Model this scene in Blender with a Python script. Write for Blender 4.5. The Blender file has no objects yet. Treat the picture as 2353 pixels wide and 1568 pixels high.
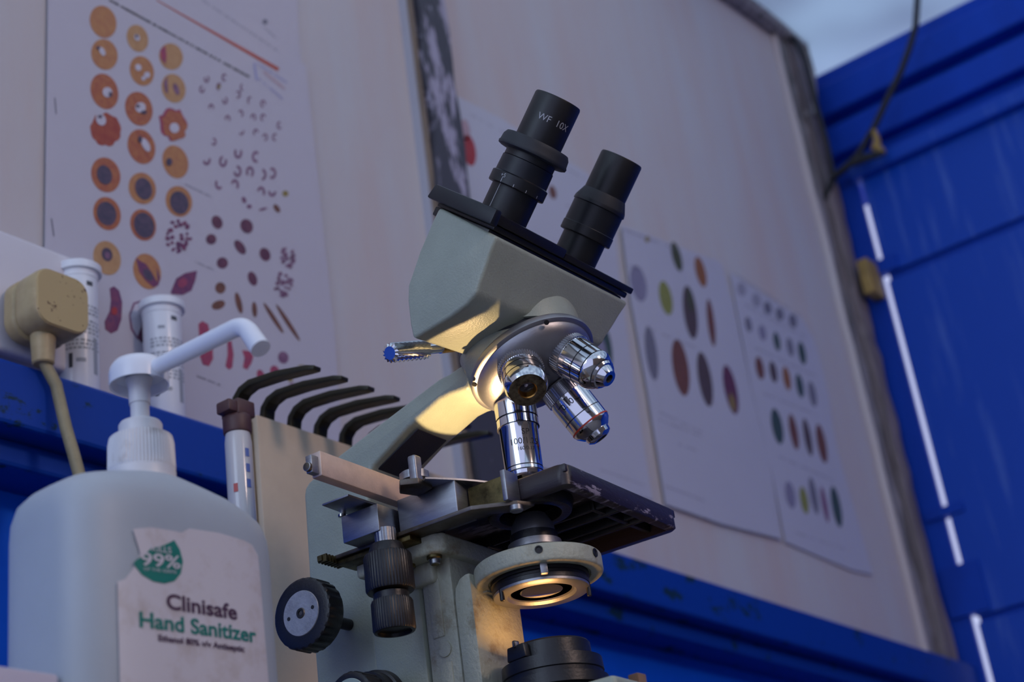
import bpy, bmesh, math, random
from mathutils import Vector, Matrix
random.seed(7)
sc = bpy.context.scene
R = math.radians
V = Vector

# ---------------------------------------------------------------- camera
CAM = V((0, 0, .66))
FPX, PITCH, ROLL, YAW = 3692.0, .44675, -.143125, .5941
FWD = V((math.cos(YAW) * math.cos(PITCH), math.sin(YAW) * math.cos(PITCH), math.sin(PITCH)))
_rt = V((math.sin(YAW), -math.cos(YAW), 0)); _up = _rt.cross(FWD)
RGT = _rt * math.cos(ROLL) + _up * math.sin(ROLL)
UPV = -_rt * math.sin(ROLL) + _up * math.cos(ROLL)
cd = bpy.data.cameras.new('camera'); cam = bpy.data.objects.new('camera', cd); sc.collection.objects.link(cam)
m = Matrix.Identity(4)
for i in range(3):
    m[i][0] = RGT[i]; m[i][1] = UPV[i]; m[i][2] = -FWD[i]; m[i][3] = CAM[i]
cam.matrix_world = m
cd.sensor_width = 36; cd.lens = 36 * FPX / 2353
cd.clip_start = .05
cd.dof.use_dof = True; cd.dof.focus_distance = .86; cd.dof.aperture_fstop = 9.5
sc.camera = cam

# ---------------------------------------------------------------- world, daylight, exposure
w = bpy.data.worlds.new('daylight'); sc.world = w; w.use_nodes = True
bgn = w.node_tree.nodes['Background']; bgn.inputs[0].default_value = (.60, .66, 1.0, 1); bgn.inputs[1].default_value = .62
sc.view_settings.view_transform = 'Standard'; sc.view_settings.look = 'None'
sc.view_settings.exposure = .55; sc.view_settings.gamma = 1

sun = bpy.data.lights.new('sun', 'SUN'); sun.energy = 2.6; sun.color = (.72, .84, 1.0); sun.angle = R(3)   # shines on the translucent roof from outside
so = bpy.data.objects.new('sun', sun); sc.collection.objects.link(so); so.rotation_euler = V((-.35, -.25, -1)).to_track_quat('-Z', 'Y').to_euler()
def area(name, loc, target, sx, sy, power, col):
    d = bpy.data.lights.new(name, 'AREA'); d.shape = 'RECTANGLE'; d.size = sx; d.size_y = sy; d.energy = power; d.color = col
    o = bpy.data.objects.new(name, d); sc.collection.objects.link(o); o.location = loc
    o.rotation_euler = (V(target) - V(loc)).to_track_quat('-Z', 'Y').to_euler(); return o
# cool area lamp added behind and left of the camera; no doorway is built
area('cool_fill', (-1.5, .45, 1.9), (.7, .5, 1.0), 1.3, 1.5, 8, (.60, .78, 1.0))
# weak warm fill added on the right, out of view; no bulb there
area('warm_fill', (.6, -1.7, 2.0), (.7, .5, 1.0), .35, .35, 8, (1.0, .72, .60))

# ---------------------------------------------------------------- picture rays onto real planes
def ray(px, py): return FWD + RGT * ((px - 1176.5) / FPX) - UPV * ((py - 784) / FPX)
def on(px, py, ax, val):
    d = ray(px, py); return CAM + d * ((val - CAM[ax]) / d[ax])
# microscope frame: origin on the optical axis, x across, y towards the column, z up (absolute height)
_o = ray(1203, 1070) * .88
MO = V((_o.x, _o.y, 0)); TH = R(3)
MA = V((math.cos(TH), math.sin(TH), 0)); MB_ = V((-math.sin(TH), math.cos(TH), 0))
DESK = .78
def ml(px, py, ax, val):
    n = (MA, MB_, V((0, 0, 1)))[ax]; d = ray(px, py)
    k = val + (MO.dot(n) if ax < 2 else 0)
    P = CAM + d * ((k - CAM.dot(n)) / d.dot(n)) - MO
    return V((P.dot(MA), P.dot(MB_), P.z))

# ---------------------------------------------------------------- materials
def mat(name, col, rough=.5, metal=0, var=.0, vscale=20, bump=0, bscale=200, col2=None, thr=None, spec=.5, coat=0, stretch=None, sss=0, emis=None, aniso=0):
    mt = bpy.data.materials.new(name); mt.use_nodes = True; nt = mt.node_tree; b = nt.nodes['Principled BSDF']
    b.inputs['Base Color'].default_value = (*col, 1); b.inputs['Roughness'].default_value = rough
    b.inputs['Metallic'].default_value = metal; b.inputs['Specular IOR Level'].default_value = spec
    b.inputs['Coat Weight'].default_value = coat
    if sss: b.inputs['Subsurface Weight'].default_value = sss; b.inputs['Subsurface Radius'].default_value = (.01, .01, .01); b.inputs['Subsurface Scale'].default_value = .5
    if emis: b.inputs['Emission Color'].default_value = (*emis[0], 1); b.inputs['Emission Strength'].default_value = emis[1]
    tc = nt.nodes.new('ShaderNodeTexCoord'); vec = tc.outputs['Object']
    if stretch:
        mp = nt.nodes.new('ShaderNodeMapping'); mp.inputs['Scale'].default_value = stretch; nt.links.new(vec, mp.inputs[0]); vec = mp.outputs[0]
    if var or col2:
        n = nt.nodes.new('ShaderNodeTexNoise'); n.inputs['Scale'].default_value = vscale; n.inputs['Detail'].default_value = 6; n.inputs['Roughness'].default_value = .65
        nt.links.new(vec, n.inputs['Vector'])
        rp = nt.nodes.new('ShaderNodeValToRGB'); nt.links.new(n.outputs['Fac'], rp.inputs[0])
        c2 = col2 or tuple(c * (1 - var) for c in col)
        t = thr or (.35, .65)
        rp.color_ramp.elements[0].position = t[0]; rp.color_ramp.elements[0].color = (*c2, 1)
        rp.color_ramp.elements[1].position = t[1]; rp.color_ramp.elements[1].color = (*col, 1)
        nt.links.new(rp.outputs[0], b.inputs['Base Color'])
    if bump:
        n2 = nt.nodes.new('ShaderNodeTexNoise'); n2.inputs['Scale'].default_value = bscale; n2.inputs['Detail'].default_value = 3
        nt.links.new(vec, n2.inputs['Vector'])
        bp = nt.nodes.new('ShaderNodeBump'); bp.inputs['Strength'].default_value = bump; bp.inputs['Distance'].default_value = .001
        nt.links.new(n2.outputs['Fac'], bp.inputs['Height']); nt.links.new(bp.outputs[0], b.inputs['Normal'])
    return mt
M = {}
M['enamel'] = mat('ivory green enamel', (.37, .41, .335), .38, var=.12, vscale=35, bump=.25, bscale=900)
M['enamel_worn'] = mat('dusty ivory enamel', (.42, .43, .34), .5, col2=(.26, .22, .14), thr=(.30, .46), vscale=60, bump=.5, bscale=500)
M['blackp'] = mat('black plastic', (.012, .013, .017), .38, var=.3, vscale=60, bump=.1, bscale=700)
M['blacks'] = mat('satin black anodised metal', (.010, .012, .018), .42, spec=.45)
M['blackt'] = mat('matte black eyepiece barrel', (.007, .008, .011), .42)
M['rubber'] = mat('dusty black rubber', (.022, .026, .034), .6, var=.3, vscale=90)
M['blackw'] = mat('black paint with worn edges', (.012, .011, .012), .35, col2=(.22, .11, .05), thr=(.37, .41), vscale=110, stretch=(.25, 1, 1))
M['stage'] = mat('worn black stage paint', (.026, .019, .024), .38, col2=(.34, .30, .36), thr=(.36, .42), vscale=60, stretch=(1, .25, 3), bump=.2)
M['stage_under'] = mat('black stage casting', (.018, .016, .015), .42, var=.4, vscale=60, bump=.4, bscale=300)
M['chrome'] = mat('bright chrome', (.78, .79, .82), .09, 1, var=.06, vscale=50)
M['knurl'] = mat('knurled chrome', (.50, .50, .52), .30, 1)
M['chrome_dark'] = mat('chrome groove', (.10, .10, .11), .35, 1)
M['steel'] = mat('brushed steel', (.36, .37, .40), .42, 1, var=.2, vscale=60, bump=.08, bscale=600, stretch=(1, 1, 6))
M['steel_d'] = mat('stained steel', (.20, .18, .17), .5, 1, col2=(.10, .08, .05), vscale=40)
M['brass'] = mat('tarnished brass', (.20, .16, .07), .5, 1, col2=(.05, .04, .02), vscale=80)
M['alu'] = mat('satin aluminium', (.40, .40, .42), .42, .9, var=.15, vscale=40, bump=.06, bscale=800)
M['alu_l'] = mat('matte grey metal disc', (.44, .45, .48), .55, .6, var=.25, vscale=160, bump=.15, bscale=900)
M['bar'] = mat('dull aluminium bar', (.68, .54, .46), .55, .55, var=.12, vscale=120, bump=.12, bscale=900)
M['sticker'] = mat('blue black vinyl sticker', (.018, .020, .032), .6, bump=.3, bscale=1500)
M['lens'] = mat('coated lens glass', (.03, .03, .04), .03, spec=1, coat=.5)
M['soot'] = mat('brass lens front with soot', (.30, .23, .14), .45, .8, col2=(.06, .045, .03), vscale=220)
M['gold'] = mat('brass tube inside the lens', (.60, .32, .08), .3, 1)
M['white_ink'] = mat('white ink', (.42, .43, .46), .5)
M['black_ink'] = mat('black ink', (.01, .01, .012), .5)
M['red_ink'] = mat('red paint ring', (.55, .05, .02), .4)
M['hdpe'] = mat('milky white plastic', (.42, .475, .53), .48, var=.06, vscale=14, sss=.25)
M['pp'] = mat('clean white plastic', (.80, .84, .92), .25, sss=.1)
M['cap'] = mat('white ribbed cap plastic', (.72, .72, .73), .38, col2=(.47, .43, .40), thr=(.30, .45), vscale=45)
M['label'] = mat('grubby white paper label', (.66, .63, .66), .5, col2=(.55, .49, .47), thr=(.32, .5), vscale=60)
M['teal'] = mat('teal label ink', (.0, .20, .155), .5)
M['purple'] = mat('dark purple label ink', (.07, .025, .06), .5)
M['plug'] = mat('yellowed cream plastic', (.50, .40, .22), .45, col2=(.40, .30, .16), vscale=60, bump=.1)
M['plugd'] = mat('plug face with dirt', (.50, .38, .18), .5, col2=(.14, .08, .03), thr=(.355, .375), vscale=150)
M['cable'] = mat('grimy cream cable', (.36, .30, .17), .5, var=.25, vscale=60)
M['whitep'] = mat('white socket plastic', (.70, .68, .74), .22)
M['rack'] = mat('cream painted board', (.64, .53, .40), .6, var=.14, vscale=14, bump=.15, bscale=200)
M['rackside'] = mat('brown board edge', (.20, .15, .09), .7, var=.3, vscale=30)
M['prong'] = mat('dark olive metal strip', (.030, .028, .016), .4, .4)
M['brownp'] = mat('brown plastic', (.10, .045, .045), .5, var=.2, vscale=80)
M['tubeglass'] = mat('milky glass tube', (.60, .58, .58), .15, spec=.8)
M['paper'] = mat('white poster paper', (.55, .53, .61), .55, var=.03, vscale=5)
M['paper_b'] = mat('laminated poster paper', (.56, .57, .66), .4, var=.04, vscale=5)
M['wallm'] = mat('off white board', (.57, .575, .61), .7, col2=(.58, .51, .51), vscale=2.2, stretch=(5, 1, .7), bump=.06, bscale=30)
M['trim'] = mat('peeling batten', (.055, .055, .075), .6, col2=(.40, .38, .50), thr=(.42, .47), vscale=8, stretch=(3.2, 1, .9), bump=.3, bscale=60)
M['battenl'] = mat('whitewashed batten edge', (.42, .43, .50), .6, col2=(.22, .21, .20), vscale=12, thr=(.3, .42), stretch=(4, 4, .6))
M['rough'] = mat('rough dark timber', (.34, .32, .34), .7, col2=(.06, .065, .06), vscale=14, thr=(.38, .55), stretch=(7, 7, .6), bump=.5, bscale=40)
M['rough2'] = mat('split grey brown batten', (.30, .25, .27), .7, col2=(.13, .11, .12), vscale=12, stretch=(8, 8, .5), bump=.4, bscale=40)
M['brownline'] = mat('brown stained joint', (.22, .17, .13), .7, var=.3, vscale=20)
M['blue'] = mat('glossy cobalt blue paint', (.0005, .056, .50), .5, spec=.25, col2=(.0004, .032, .32), vscale=3, stretch=(1, 1, .4), bump=.1, bscale=40)
M['blue_door'] = mat('weathered blue door paint', (.0008, .060, .48), .42, spec=.35, col2=(.05, .13, .55), vscale=7, thr=(.33, .47), stretch=(1, 6, .5), bump=.2, bscale=60)
M['blue_low'] = mat('bright cobalt lower wall paint', (.0004, .12, .80), .5, spec=.25, col2=(.0004, .095, .70), vscale=3)
M['blue_chip'] = mat('chipped blue paint', (.0006, .045, .36), .5, spec=.3, col2=(.004, .03, .06), thr=(.38, .42), vscale=34, stretch=(.7, 1, 1), bump=.3, bscale=60)
M['desk'] = mat('brown desk laminate', (.16, .10, .06), .5, var=.3, vscale=6)
M['floor'] = mat('grey concrete', (.22, .21, .20), .8, var=.2, vscale=4)
M['bouncewall'] = mat('brown bounce wall', (.24, .16, .11), .8, var=.2, vscale=3)
M['yellow'] = mat('ochre wood block', (.40, .27, .08), .6, var=.3, vscale=30)
M['foam'] = mat('white carton', (.62, .58, .68), .4)
M['cardb'] = mat('brown cardboard', (.30, .18, .11), .7, var=.2, vscale=30)
M['cord'] = mat('black cord', (.012, .014, .02), .6)
# translucent roof sheets: daylight from outside comes through them
def roofmat(key, ca, cb, mixf):
    mt = bpy.data.materials.new(key); mt.use_nodes = True; nt = mt.node_tree
    for n in list(nt.nodes): nt.nodes.remove(n)
    out = nt.nodes.new('ShaderNodeOutputMaterial'); tr = nt.nodes.new('ShaderNodeBsdfTranslucent'); df = nt.nodes.new('ShaderNodeBsdfDiffuse'); mx = nt.nodes.new('ShaderNodeMixShader')
    no = nt.nodes.new('ShaderNodeTexNoise'); no.inputs['Scale'].default_value = 2.2; rp = nt.nodes.new('ShaderNodeValToRGB')
    rp.color_ramp.elements[0].color = (*ca, 1); rp.color_ramp.elements[1].color = (*cb, 1); rp.color_ramp.elements[0].position = .35; rp.color_ramp.elements[1].position = .65
    tc = nt.nodes.new('ShaderNodeTexCoord'); nt.links.new(tc.outputs['Object'], no.inputs['Vector']); nt.links.new(no.outputs['Fac'], rp.inputs[0]); nt.links.new(rp.outputs[0], tr.inputs[0])
    df.inputs[0].default_value = (.55, .55, .58, 1); mx.inputs[0].default_value = mixf
    nt.links.new(tr.outputs[0], mx.inputs[1]); nt.links.new(df.outputs[0], mx.inputs[2]); nt.links.new(mx.outputs[0], out.inputs[0]); M[key] = mt
roofmat('roof', (.50, .54, .57), (.78, .83, .82), .2)
roofmat('roof_dim', (.40, .43, .49), (.66, .75, .80), .26)  # duller copy of the roof colour, tones down the end in view

# ---------------------------------------------------------------- mesh helpers
class MB:
    """collects shapes; build() links them as ONE mesh object"""
    def __init__(s): s.bm = bmesh.new(); s.mats = []
    def mi(s, m):
        if m not in s.mats: s.mats.append(m)
        return s.mats.index(m)
    def _face(s, vs, k):
        try: f = s.bm.faces.new(vs)
        except ValueError: return None
        f.material_index = k; return f
    def hull(s, rings, m, caps=True, closed=True):
        """skin successive rings of equally many points"""
        k = s.mi(m); rr = [[s.bm.verts.new(p) for p in r] for r in rings]; n = len(rr[0])
        for a, b in zip(rr, rr[1:]):
            for i in range(n if closed else n - 1):
                s._face((a[i], a[(i + 1) % n], b[(i + 1) % n], b[i]), k)
        if caps and closed: s._face(rr[0][::-1], k); s._face(rr[-1], k)
        return s
    def box(s, lo, hi, m, mx=None):
        x0, y0, z0 = lo; x1, y1, z1 = hi
        r = [[V(p) for p in ((x0, y0, z), (x1, y0, z), (x1, y1, z), (x0, y1, z))] for z in (z0, z1)]
        if mx: r = [[mx @ p for p in q] for q in r]
        return s.hull(r, m)
    def prism(s, pts, vec, m):
        pts = [V(p) for p in pts]; v = V(vec); return s.hull([pts, [p + v for p in pts]], m)
    def lathe(s, prof, o, ax, m, seg=48, rib=None, xref=None, capm=None):
        """prof: (t along axis, radius[, material]); rib=(count, depth) on rows flagged by a 4th value"""
        o = V(o); ax = V(ax).normalized(); u = ax.orthogonal().normalized() if xref is None else (V(xref) - ax * V(xref).dot(ax)).normalized(); v = ax.cross(u)
        rows = []
        for p in prof:
            t, r = p[0], p[1]; ribbed = len(p) > 3 and p[3]
            row = []
            for i in range(seg):
                a = 2 * math.pi * i / seg; rr = r
                if ribbed and rib and (i % rib[0]) >= rib[0] / 2: rr = r - rib[1]
                row.append(s.bm.verts.new(o + ax * t + (u * math.cos(a) + v * math.sin(a)) * max(rr, 1e-5)))
            rows.append(row)
        for j in range(len(rows) - 1):
            mm = prof[j + 1][2] if len(prof[j + 1]) > 2 and prof[j + 1][2] else m; k = s.mi(mm)
            for i in range(seg): s._face((rows[j][i], rows[j][(i + 1) % seg], rows[j + 1][(i + 1) % seg], rows[j + 1][i]), k)
        if prof[0][1] > 1e-4: s._face(rows[0][::-1], s.mi(m))
        if prof[-1][1] > 1e-4: s._face(rows[-1], s.mi(m))
        return s
    def tube(s, path, rad, m, seg=12, flat=None):
        path = [V(p) for p in path]; rings = []; n = len(path)
        rad = rad if isinstance(rad, (list, tuple)) else [rad] * n
        t = (path[1] - path[0]).normalized(); u = t.orthogonal().normalized()
        if flat: u = (V(flat) - t * V(flat).dot(t)).normalized()
        for i, p in enumerate(path):
            t = (path[min(i + 1, n - 1)] - path[max(i - 1, 0)]).normalized()
            u = (u - t * u.dot(t)).normalized(); v = t.cross(u); r = rad[i]
            if isinstance(r, (list, tuple)):
                rings.append([p + u * sx * r[0] + v * sy * r[1] for sx, sy in ((1, 1), (-1, 1), (-1, -1), (1, -1))])
            else: rings.append([p + (u * math.cos(a) + v * math.sin(a)) * r for a in [2 * math.pi * k / seg for k in range(seg)]])
        return s.hull(rings, m)
    def poly(s, pts, m):
        s._face([s.bm.verts.new(p) for p in pts], s.mi(m)); return s
    def build(s, name, parent=None, bevel=0, bseg=2, ang=35, origin=None, smooth=True, sub=0):
        bm = s.bm
        bmesh.ops.recalc_face_normals(bm, faces=bm.faces[:]) if not getattr(s, 'keep', False) else None
        if bevel:
            es = [e for e in bm.edges if len(e.link_faces) == 2 and e.calc_face_angle(0) > R(28)]
            bmesh.ops.bevel(bm, geom=es, offset=bevel, segments=bseg, profile=.5, affect='EDGES', clamp_overlap=True)
        if origin is not None: bmesh.ops.translate(bm, vec=-V(origin), verts=bm.verts[:])
        me = bpy.data.meshes.new(name); bm.to_mesh(me); bm.free()
        for mm in s.mats: me.materials.append(M[mm])
        if smooth:
            me.polygons.foreach_set('use_smooth', [True] * len(me.polygons)); me.set_sharp_from_angle(angle=R(ang))
        o = bpy.data.objects.new(name, me); sc.collection.objects.link(o)
        if parent: o.parent = parent
        elif origin is not None: o.location = origin
        if sub:
            md = o.modifiers.new('round', 'SUBSURF'); md.levels = md.render_levels = sub
        return o
def tag(o, label=None, cat=None, group=None, kind=None):
    if label: o['label'] = label
    if cat: o['category'] = cat
    if group: o['group'] = group
    if kind: o['kind'] = kind
    return o
def thing(name, loc, label, cat, rz=0, group=None):
    o = bpy.data.objects.new(name, None); sc.collection.objects.link(o); o.location = loc; o.rotation_euler = (0, 0, rz); o.empty_display_size = .02
    return tag(o, label, cat, group)
def text_mesh(body, size, m, place, name, parent, bold=0):
    """flat lettering; place(x, y) gives the point on the surface"""
    cu = bpy.data.curves.new('t', 'FONT'); cu.body = body; cu.size = size; cu.align_x = 'CENTER'; cu.align_y = 'CENTER'; cu.offset = bold; cu.resolution_u = 4
    to = bpy.data.objects.new('t', cu); sc.collection.objects.link(to)
    bpy.context.view_layer.update()
    me = bpy.data.meshes.new_from_object(to.evaluated_get(bpy.context.evaluated_depsgraph_get()))
    bpy.data.objects.remove(to); bpy.data.curves.remove(cu)
    for v in me.vertices: v.co = place(v.co.x, v.co.y)
    me.materials.clear(); me.materials.append(M[m]); me.name = name
    o = bpy.data.objects.new(name, me); sc.collection.objects.link(o)
    if parent: o.parent = parent
    return o

# ---------------------------------------------------------------- the setting
XB, YW, YL = 2.26, .85, .81          # blue wall, board wall, front of ledge
def struct(mb, name, **k): return tag(mb.build(name, smooth=False, **k), kind='structure')
ROOF = 2.262
struct(MB().box((-1.6, -2.4, -.02), (2.5, .95, 0), 'floor'), 'floor')
XS = 1.78                             # past this an added duller sheet dims the ceiling by its colour
b = MB().prism([(-1.6, -2.4, 2.10), (XS, -2.4, 2.10), (XS, .95, ROOF + .01), (-1.6, .95, ROOF + .01)], (0, 0, .004), 'roof'); struct(b, 'ceiling')
b = MB().prism([(XS, -2.4, 2.10), (2.62, -2.4, 2.10), (2.62, .95, ROOF + .01), (XS, .95, ROOF + .01)], (0, 0, .005), 'roof_dim'); struct(b, 'ceiling')
LZ = 1.156                            # ledge top
struct(MB().box((-1.6, .87, 0), (XB, .90, LZ), 'blue_low').box((-1.6, YW, LZ), (XB, .90, ROOF), 'wallm'), 'wall_left')
b = MB().prism([(-1.6, YL, LZ - .047), (-1.6, YL, LZ), (-1.6, .872, LZ), (-1.6, .872, LZ - .047)], (XB + 1.6, 0, 0), 'blue_chip')
b.prism([(-1.6, YL + .02, LZ - .066), (-1.6, YL + .02, LZ - .047), (-1.6, .872, LZ - .047), (-1.6, .872, LZ - .066)], (XB + 1.6, 0, 0), 'blue_chip')
tag(b.build('trim_1', bevel=.003, smooth=False), kind='structure')
struct(MB().box((-1.6, -2.42, 0), (2.5, -2.4, 2.09), 'bouncewall'), 'bounce_wall')  # unseen wall, added in brown to cut and warm light from this side
# batten between the two boards
x0 = on(945, 0, 1, .84).x; x1 = on(1008, 0, 1, .84).x; xl = on(922, 0, 1, .845).x
x0b = on(1049, 820, 1, .84).x; x1b = on(1118, 820, 1, .84).x; xlb = on(1022, 820, 1, .845).x
zt, zb = ROOF, LZ
def slant(xa, xb_, z, za=on(1005, 0, 1, .84).z, zz=on(1049, 820, 1, .84).z): return xb_ + (xa - xb_) * (z - zz) / (za - zz)
b = MB(); ring = []
rings = []
for i in range(31):
    z = zb + (zt - zb) * i / 30
    j = .004 * math.sin(i * 1.7) + random.uniform(-.003, .003)
    rings.append([V((slant(x0, x0b, z) + j, YW - .018, z)), V((slant(x1, x1b, z) + j * .4, YW - .018, z)), V((slant(x1, x1b, z) + j * .4, YW, z)), V((slant(x0, x0b, z) + j, YW, z))])
b.hull(rings, 'trim'); struct(b, 'trim_2')
b = MB(); rings = []
for i in range(2):
    z = (zb, zt)[i]
    rings.append([V((slant(xl, xlb, z), YW - .010, z)), V((slant(x0, x0b, z) + .002, YW - .010, z)), V((slant(x0, x0b, z) + .002, YW, z)), V((slant(xl, xlb, z), YW, z))])
b.hull(rings, 'battenl'); struct(b, 'trim_3')
b = MB().tube([(slant(xl, xlb, z) + .55 * (slant(x0, x0b, z) - slant(xl, xlb, z)), YW - .0105, z) for z in [zb + (zt - zb) * i / 12 for i in range(13)]], .0035, 'brownline', 8); struct(b, 'trim_10')
# rough timber in the corner and along the top of the board
def strip(x0, x1, d, key, wob, name, n=41, y1=None):
    rings = []
    for i in range(n):
        z = LZ + (ROOF - LZ) * i / (n - 1); j = random.uniform(-wob, wob); k = random.uniform(-wob, wob) * .6
        rings.append([V((x0 + j, YW - d, z)), V((x1 + k, YW - d - k, z)), V((x1 + k, YW if y1 is None else y1, z)), V((x0 + j, YW if y1 is None else y1, z))])
    struct(MB().hull(rings, key), name)
strip(XB - .078, XB - .052, .008, 'rough', .003, 'trim_4')
strip(XB - .042, XB - .012, .020, 'rough2', .003, 'trim_8')
strip(XB - .054, XB - .040, .002, 'cord', .002, 'trim_9')
b = MB(); b.tube([(XB - .084 + random.uniform(-.003, .003), YW - .003, LZ + (ROOF - LZ) * i / 20) for i in range(21)], .006, 'wallm', 8); struct(b, 'trim_5')
b = MB()
p0 = on(1640, -40, 1, .84); p1 = on(1835, 105, 1, .84); p2 = on(1852, 165, 1, .84)
b.tube([p0 + (p0 - p1) * 1.0, p0, p0 + (p1 - p0) * .5 + V((0, 0, .004)), p1, p2, V((XB - .03, .84, 2.10))], .016, 'rough', 8)
struct(b, 'trim_6')

# blue wall at the end: posts, planked door, lintel beams
def yz(px, py): p = on(px, py, 0, XB); return p.y, p.z
yg0, _ = yz(1980, 470); yg1, _ = yz(2240, 1400)       # the daylight gap
YG = (yg0 + yg1) / 2
ZD = yz(1975, 415)[1]                                 # top of the door
zs1 = (yz(2035, 645)[1] + yz(2353, 500)[1]) / 2; zs2 = (yz(2270, 1420)[1] + yz(2353, 1390)[1]) / 2
b = MB().box((XB, YG + .0045, 0), (XB + .008, .90, ZD), 'blue'); struct(b, 'wall_back')
b = MB()
for lo, hi in ((0, zs2 - .006), (zs2 + .004, zs1 - .008), (zs1 + .006, ZD - .004)):
    b.box((XB - .002, -1.3, lo), (XB + .006, YG - .0050, hi), 'blue_door')
b.box((XB + .006, -1.3, 0), (XB + .009, YG - .0065, ZD - .006), 'blue')
tag(b.build('door_1', bevel=.003, smooth=False), kind='structure')
struct(MB().box((XB, -2.4, 0), (XB + .03, -1.3, 2.1), 'blue'), 'wall_end')
# cross ties that interrupt the gap
for (px, py, h, lab_) in ((2188, 1168, .010, 'narrow blue strap crossing the bright door gap, just above the broad strap'), (2030, 608, .016, 'blue painted strap bridging the bright door gap beside the ochre block'), (2236, 1330, .05, 'broad blue strap bridging the bright door gap, lowest and tallest of the straps')):
    y, z = yz(px, py)
    o = MB().box((XB - .006, YG - .03, z - h), (XB + .012, YG + .03, z + h / 2), 'blue').build('hinge_strap', smooth=False, origin=(XB, YG, z)); tag(o, lab_, 'strap')
# lintel: stacked horizontal beams up to the roof
b = MB(); z = ZD; k = 0
for h, px_ in ((.030, .0), (.042, .035), (.055, .012), (.03, .05), (.06, .02), (.04, .045)):
    b.box((XB + px_, -2.4, z), (XB + .09, .90, z + h), 'blue'); z += h
b.box((XB - .018, -2.4, ZD - .004), (XB + .02, YG + .012, ZD + .026), 'blue_door')
tag(b.build('trim_7', bevel=.005, smooth=False), kind='structure')
# ochre block, cord, hole
y, z = yz(1990, 620)
qa = on(1966, 600, 0, XB - .045); qb = on(2008, 662, 0, XB - .045)
b = MB().box((XB - .045, qb.y, qb.z - .004), (XB - .001, qa.y, qa.z), 'yellow')
tag(b.build('wood_block', bevel=.002), 'small ochre wood block wedged in the corner between board wall and blue door', 'block')
pts = [on(px, py, 0, XB - .04) for px, py in ((2115, -60), (2108, 0), (2104, 60), (2090, 110), (2070, 165), (2040, 225), (2010, 290), (1975, 350), (1945, 385), (1915, 410), (1890, 470))]
tag(MB().tube(pts, .0055, 'cord', 8).build('hanging_cord'), 'black cord hanging from the roof in front of the blue lintel beams', 'cord')
pts = [on(px, py, 0, XB - .05) for px, py in ((1800, 75), (1830, 95), (1850, 140), (1862, 190), (1880, 260), (1900, 330), (1915, 410))]
tag(MB().tube(pts, .005, 'cord', 8).build('corner_cable'), 'dark cable drooping down the corner beside the rough timber', 'cable')
pts = [on(px, py, 0, XB - .05) for px, py in ((1915, 405), (1950, 378), (1990, 362), (2030, 352))]
tag(MB().tube(pts, [.004, .006, .008, .004], 'cord', 8).build('tied_rag'), 'dark strip of rag lying on top of the blue door', 'rag')
pts = [on(px, py, 0, XB - .045) for px, py in ((2008, 300), (2016, 325), (2012, 338), (2032, 352))]
tag(MB().tube(pts, [.004, .006, .009, .004], 'yellow', 8).build('dry_leaf'), 'small orange brown scrap hanging above the door top', 'scrap')

# ---------------------------------------------------------------- desk
b = MB().box((.27, .385, DESK - .03), (1.55, YW + .019, DESK), 'desk')
desk = thing('desk', (0, 0, 0), 'brown desk under the microscope and the sanitizer bottle', 'desk')
b.build('desk_top', desk, bevel=.004)
for x in (.31, 1.50):
    for y in (.43, .83):
        MB().box((x - .025, y - .025, 0), (x + .025, y + .025, DESK - .03), 'desk').build('leg', desk)

# ---------------------------------------------------------------- posters
def ell(cx, cy, rx, ry, tilt=0, n=26, wob=0, fr=0):
    t = R(tilt); o = []
    for i in range(n):
        a = 2 * math.pi * i / n; k = 1 + wob * math.sin(a * fr) + (wob * .6 * math.sin(a * (fr * 2 + 1)) if wob else 0)
        x, y = rx * k * math.cos(a), ry * k * math.sin(a)
        o.append((cx + x * math.cos(t) - y * math.sin(t), cy + x * math.sin(t) + y * math.cos(t)))
    return o
def ink(name, col, col2=None):
    if name not in M: M[name] = mat(name, col, .55, col2=col2, vscale=160, thr=(.4, .6), var=.12)
    return name
INK = {'or': ((.50, .235, .09), (.44, .18, .08)), 'ye': ((.52, .30, .14), (.46, .25, .11)), 'rd': ((.40, .09, .045), (.33, .05, .035)), 'ro': ((.46, .16, .06), (.38, .10, .055)),
       'nv': ((.055, .045, .09), (.11, .07, .12)), 'wh': ((.62, .60, .70), None), 'pu': ((.13, .035, .13), (.22, .05, .12)), 'mv': ((.26, .13, .22), (.18, .08, .16)), 'pk': ((.42, .06, .12), (.30, .05, .12)),
       'dp': ((.10, .03, .07), (.16, .05, .09)), 'ol': ((.30, .23, .06), None), 'gy': ((.20, .20, .26), None), 'br': ((.20, .075, .05), (.14, .06, .04)), 'bl': ((.02, .02, .025), None), 'lb': ((.36, .37, .62), None),
       'lr': ((.52, .36, .42), None), 'rl': ((.50, .09, .05), None), 'pg': ((.27, .26, .38), None), 'og': ((.27, .29, .07), None), 'dg': ((.075, .085, .035), None), 'ob': ((.30, .12, .04), None), 'db': ((.10, .07, .07), None),
       'gn': ((.05, .09, .08), None), 'rdp': ((.42, .03, .04), None), 'lt': ((.36, .36, .45), None)}
for k, (c, c2) in INK.items(): ink('ink_' + k, c, c2)
def poster(outline, marks, name, label, Y0, paper='paper', th=.0006):
    b = MB(); front = [on(x, y, 1, Y0 - th) for x, y in outline]
    b.prism(front, (0, th, 0), paper); k = 0
    bm = b.bm
    for lay, key, pts in marks:
        b.poly([on(x, y, 1, Y0 - th - .0002 * (lay + 1)) for x, y in pts], 'ink_' + key)
    # all prints face the room
    me = b.build(name, smooth=False, origin=front[0])
    return tag(me, label, 'poster')
A = []
def E_(key, cx, cy, rx, ry, tilt=0, lay=0, **k): A.append((lay, key, ell(cx, cy, rx, ry, tilt, **k)))
TL = -18
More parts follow.
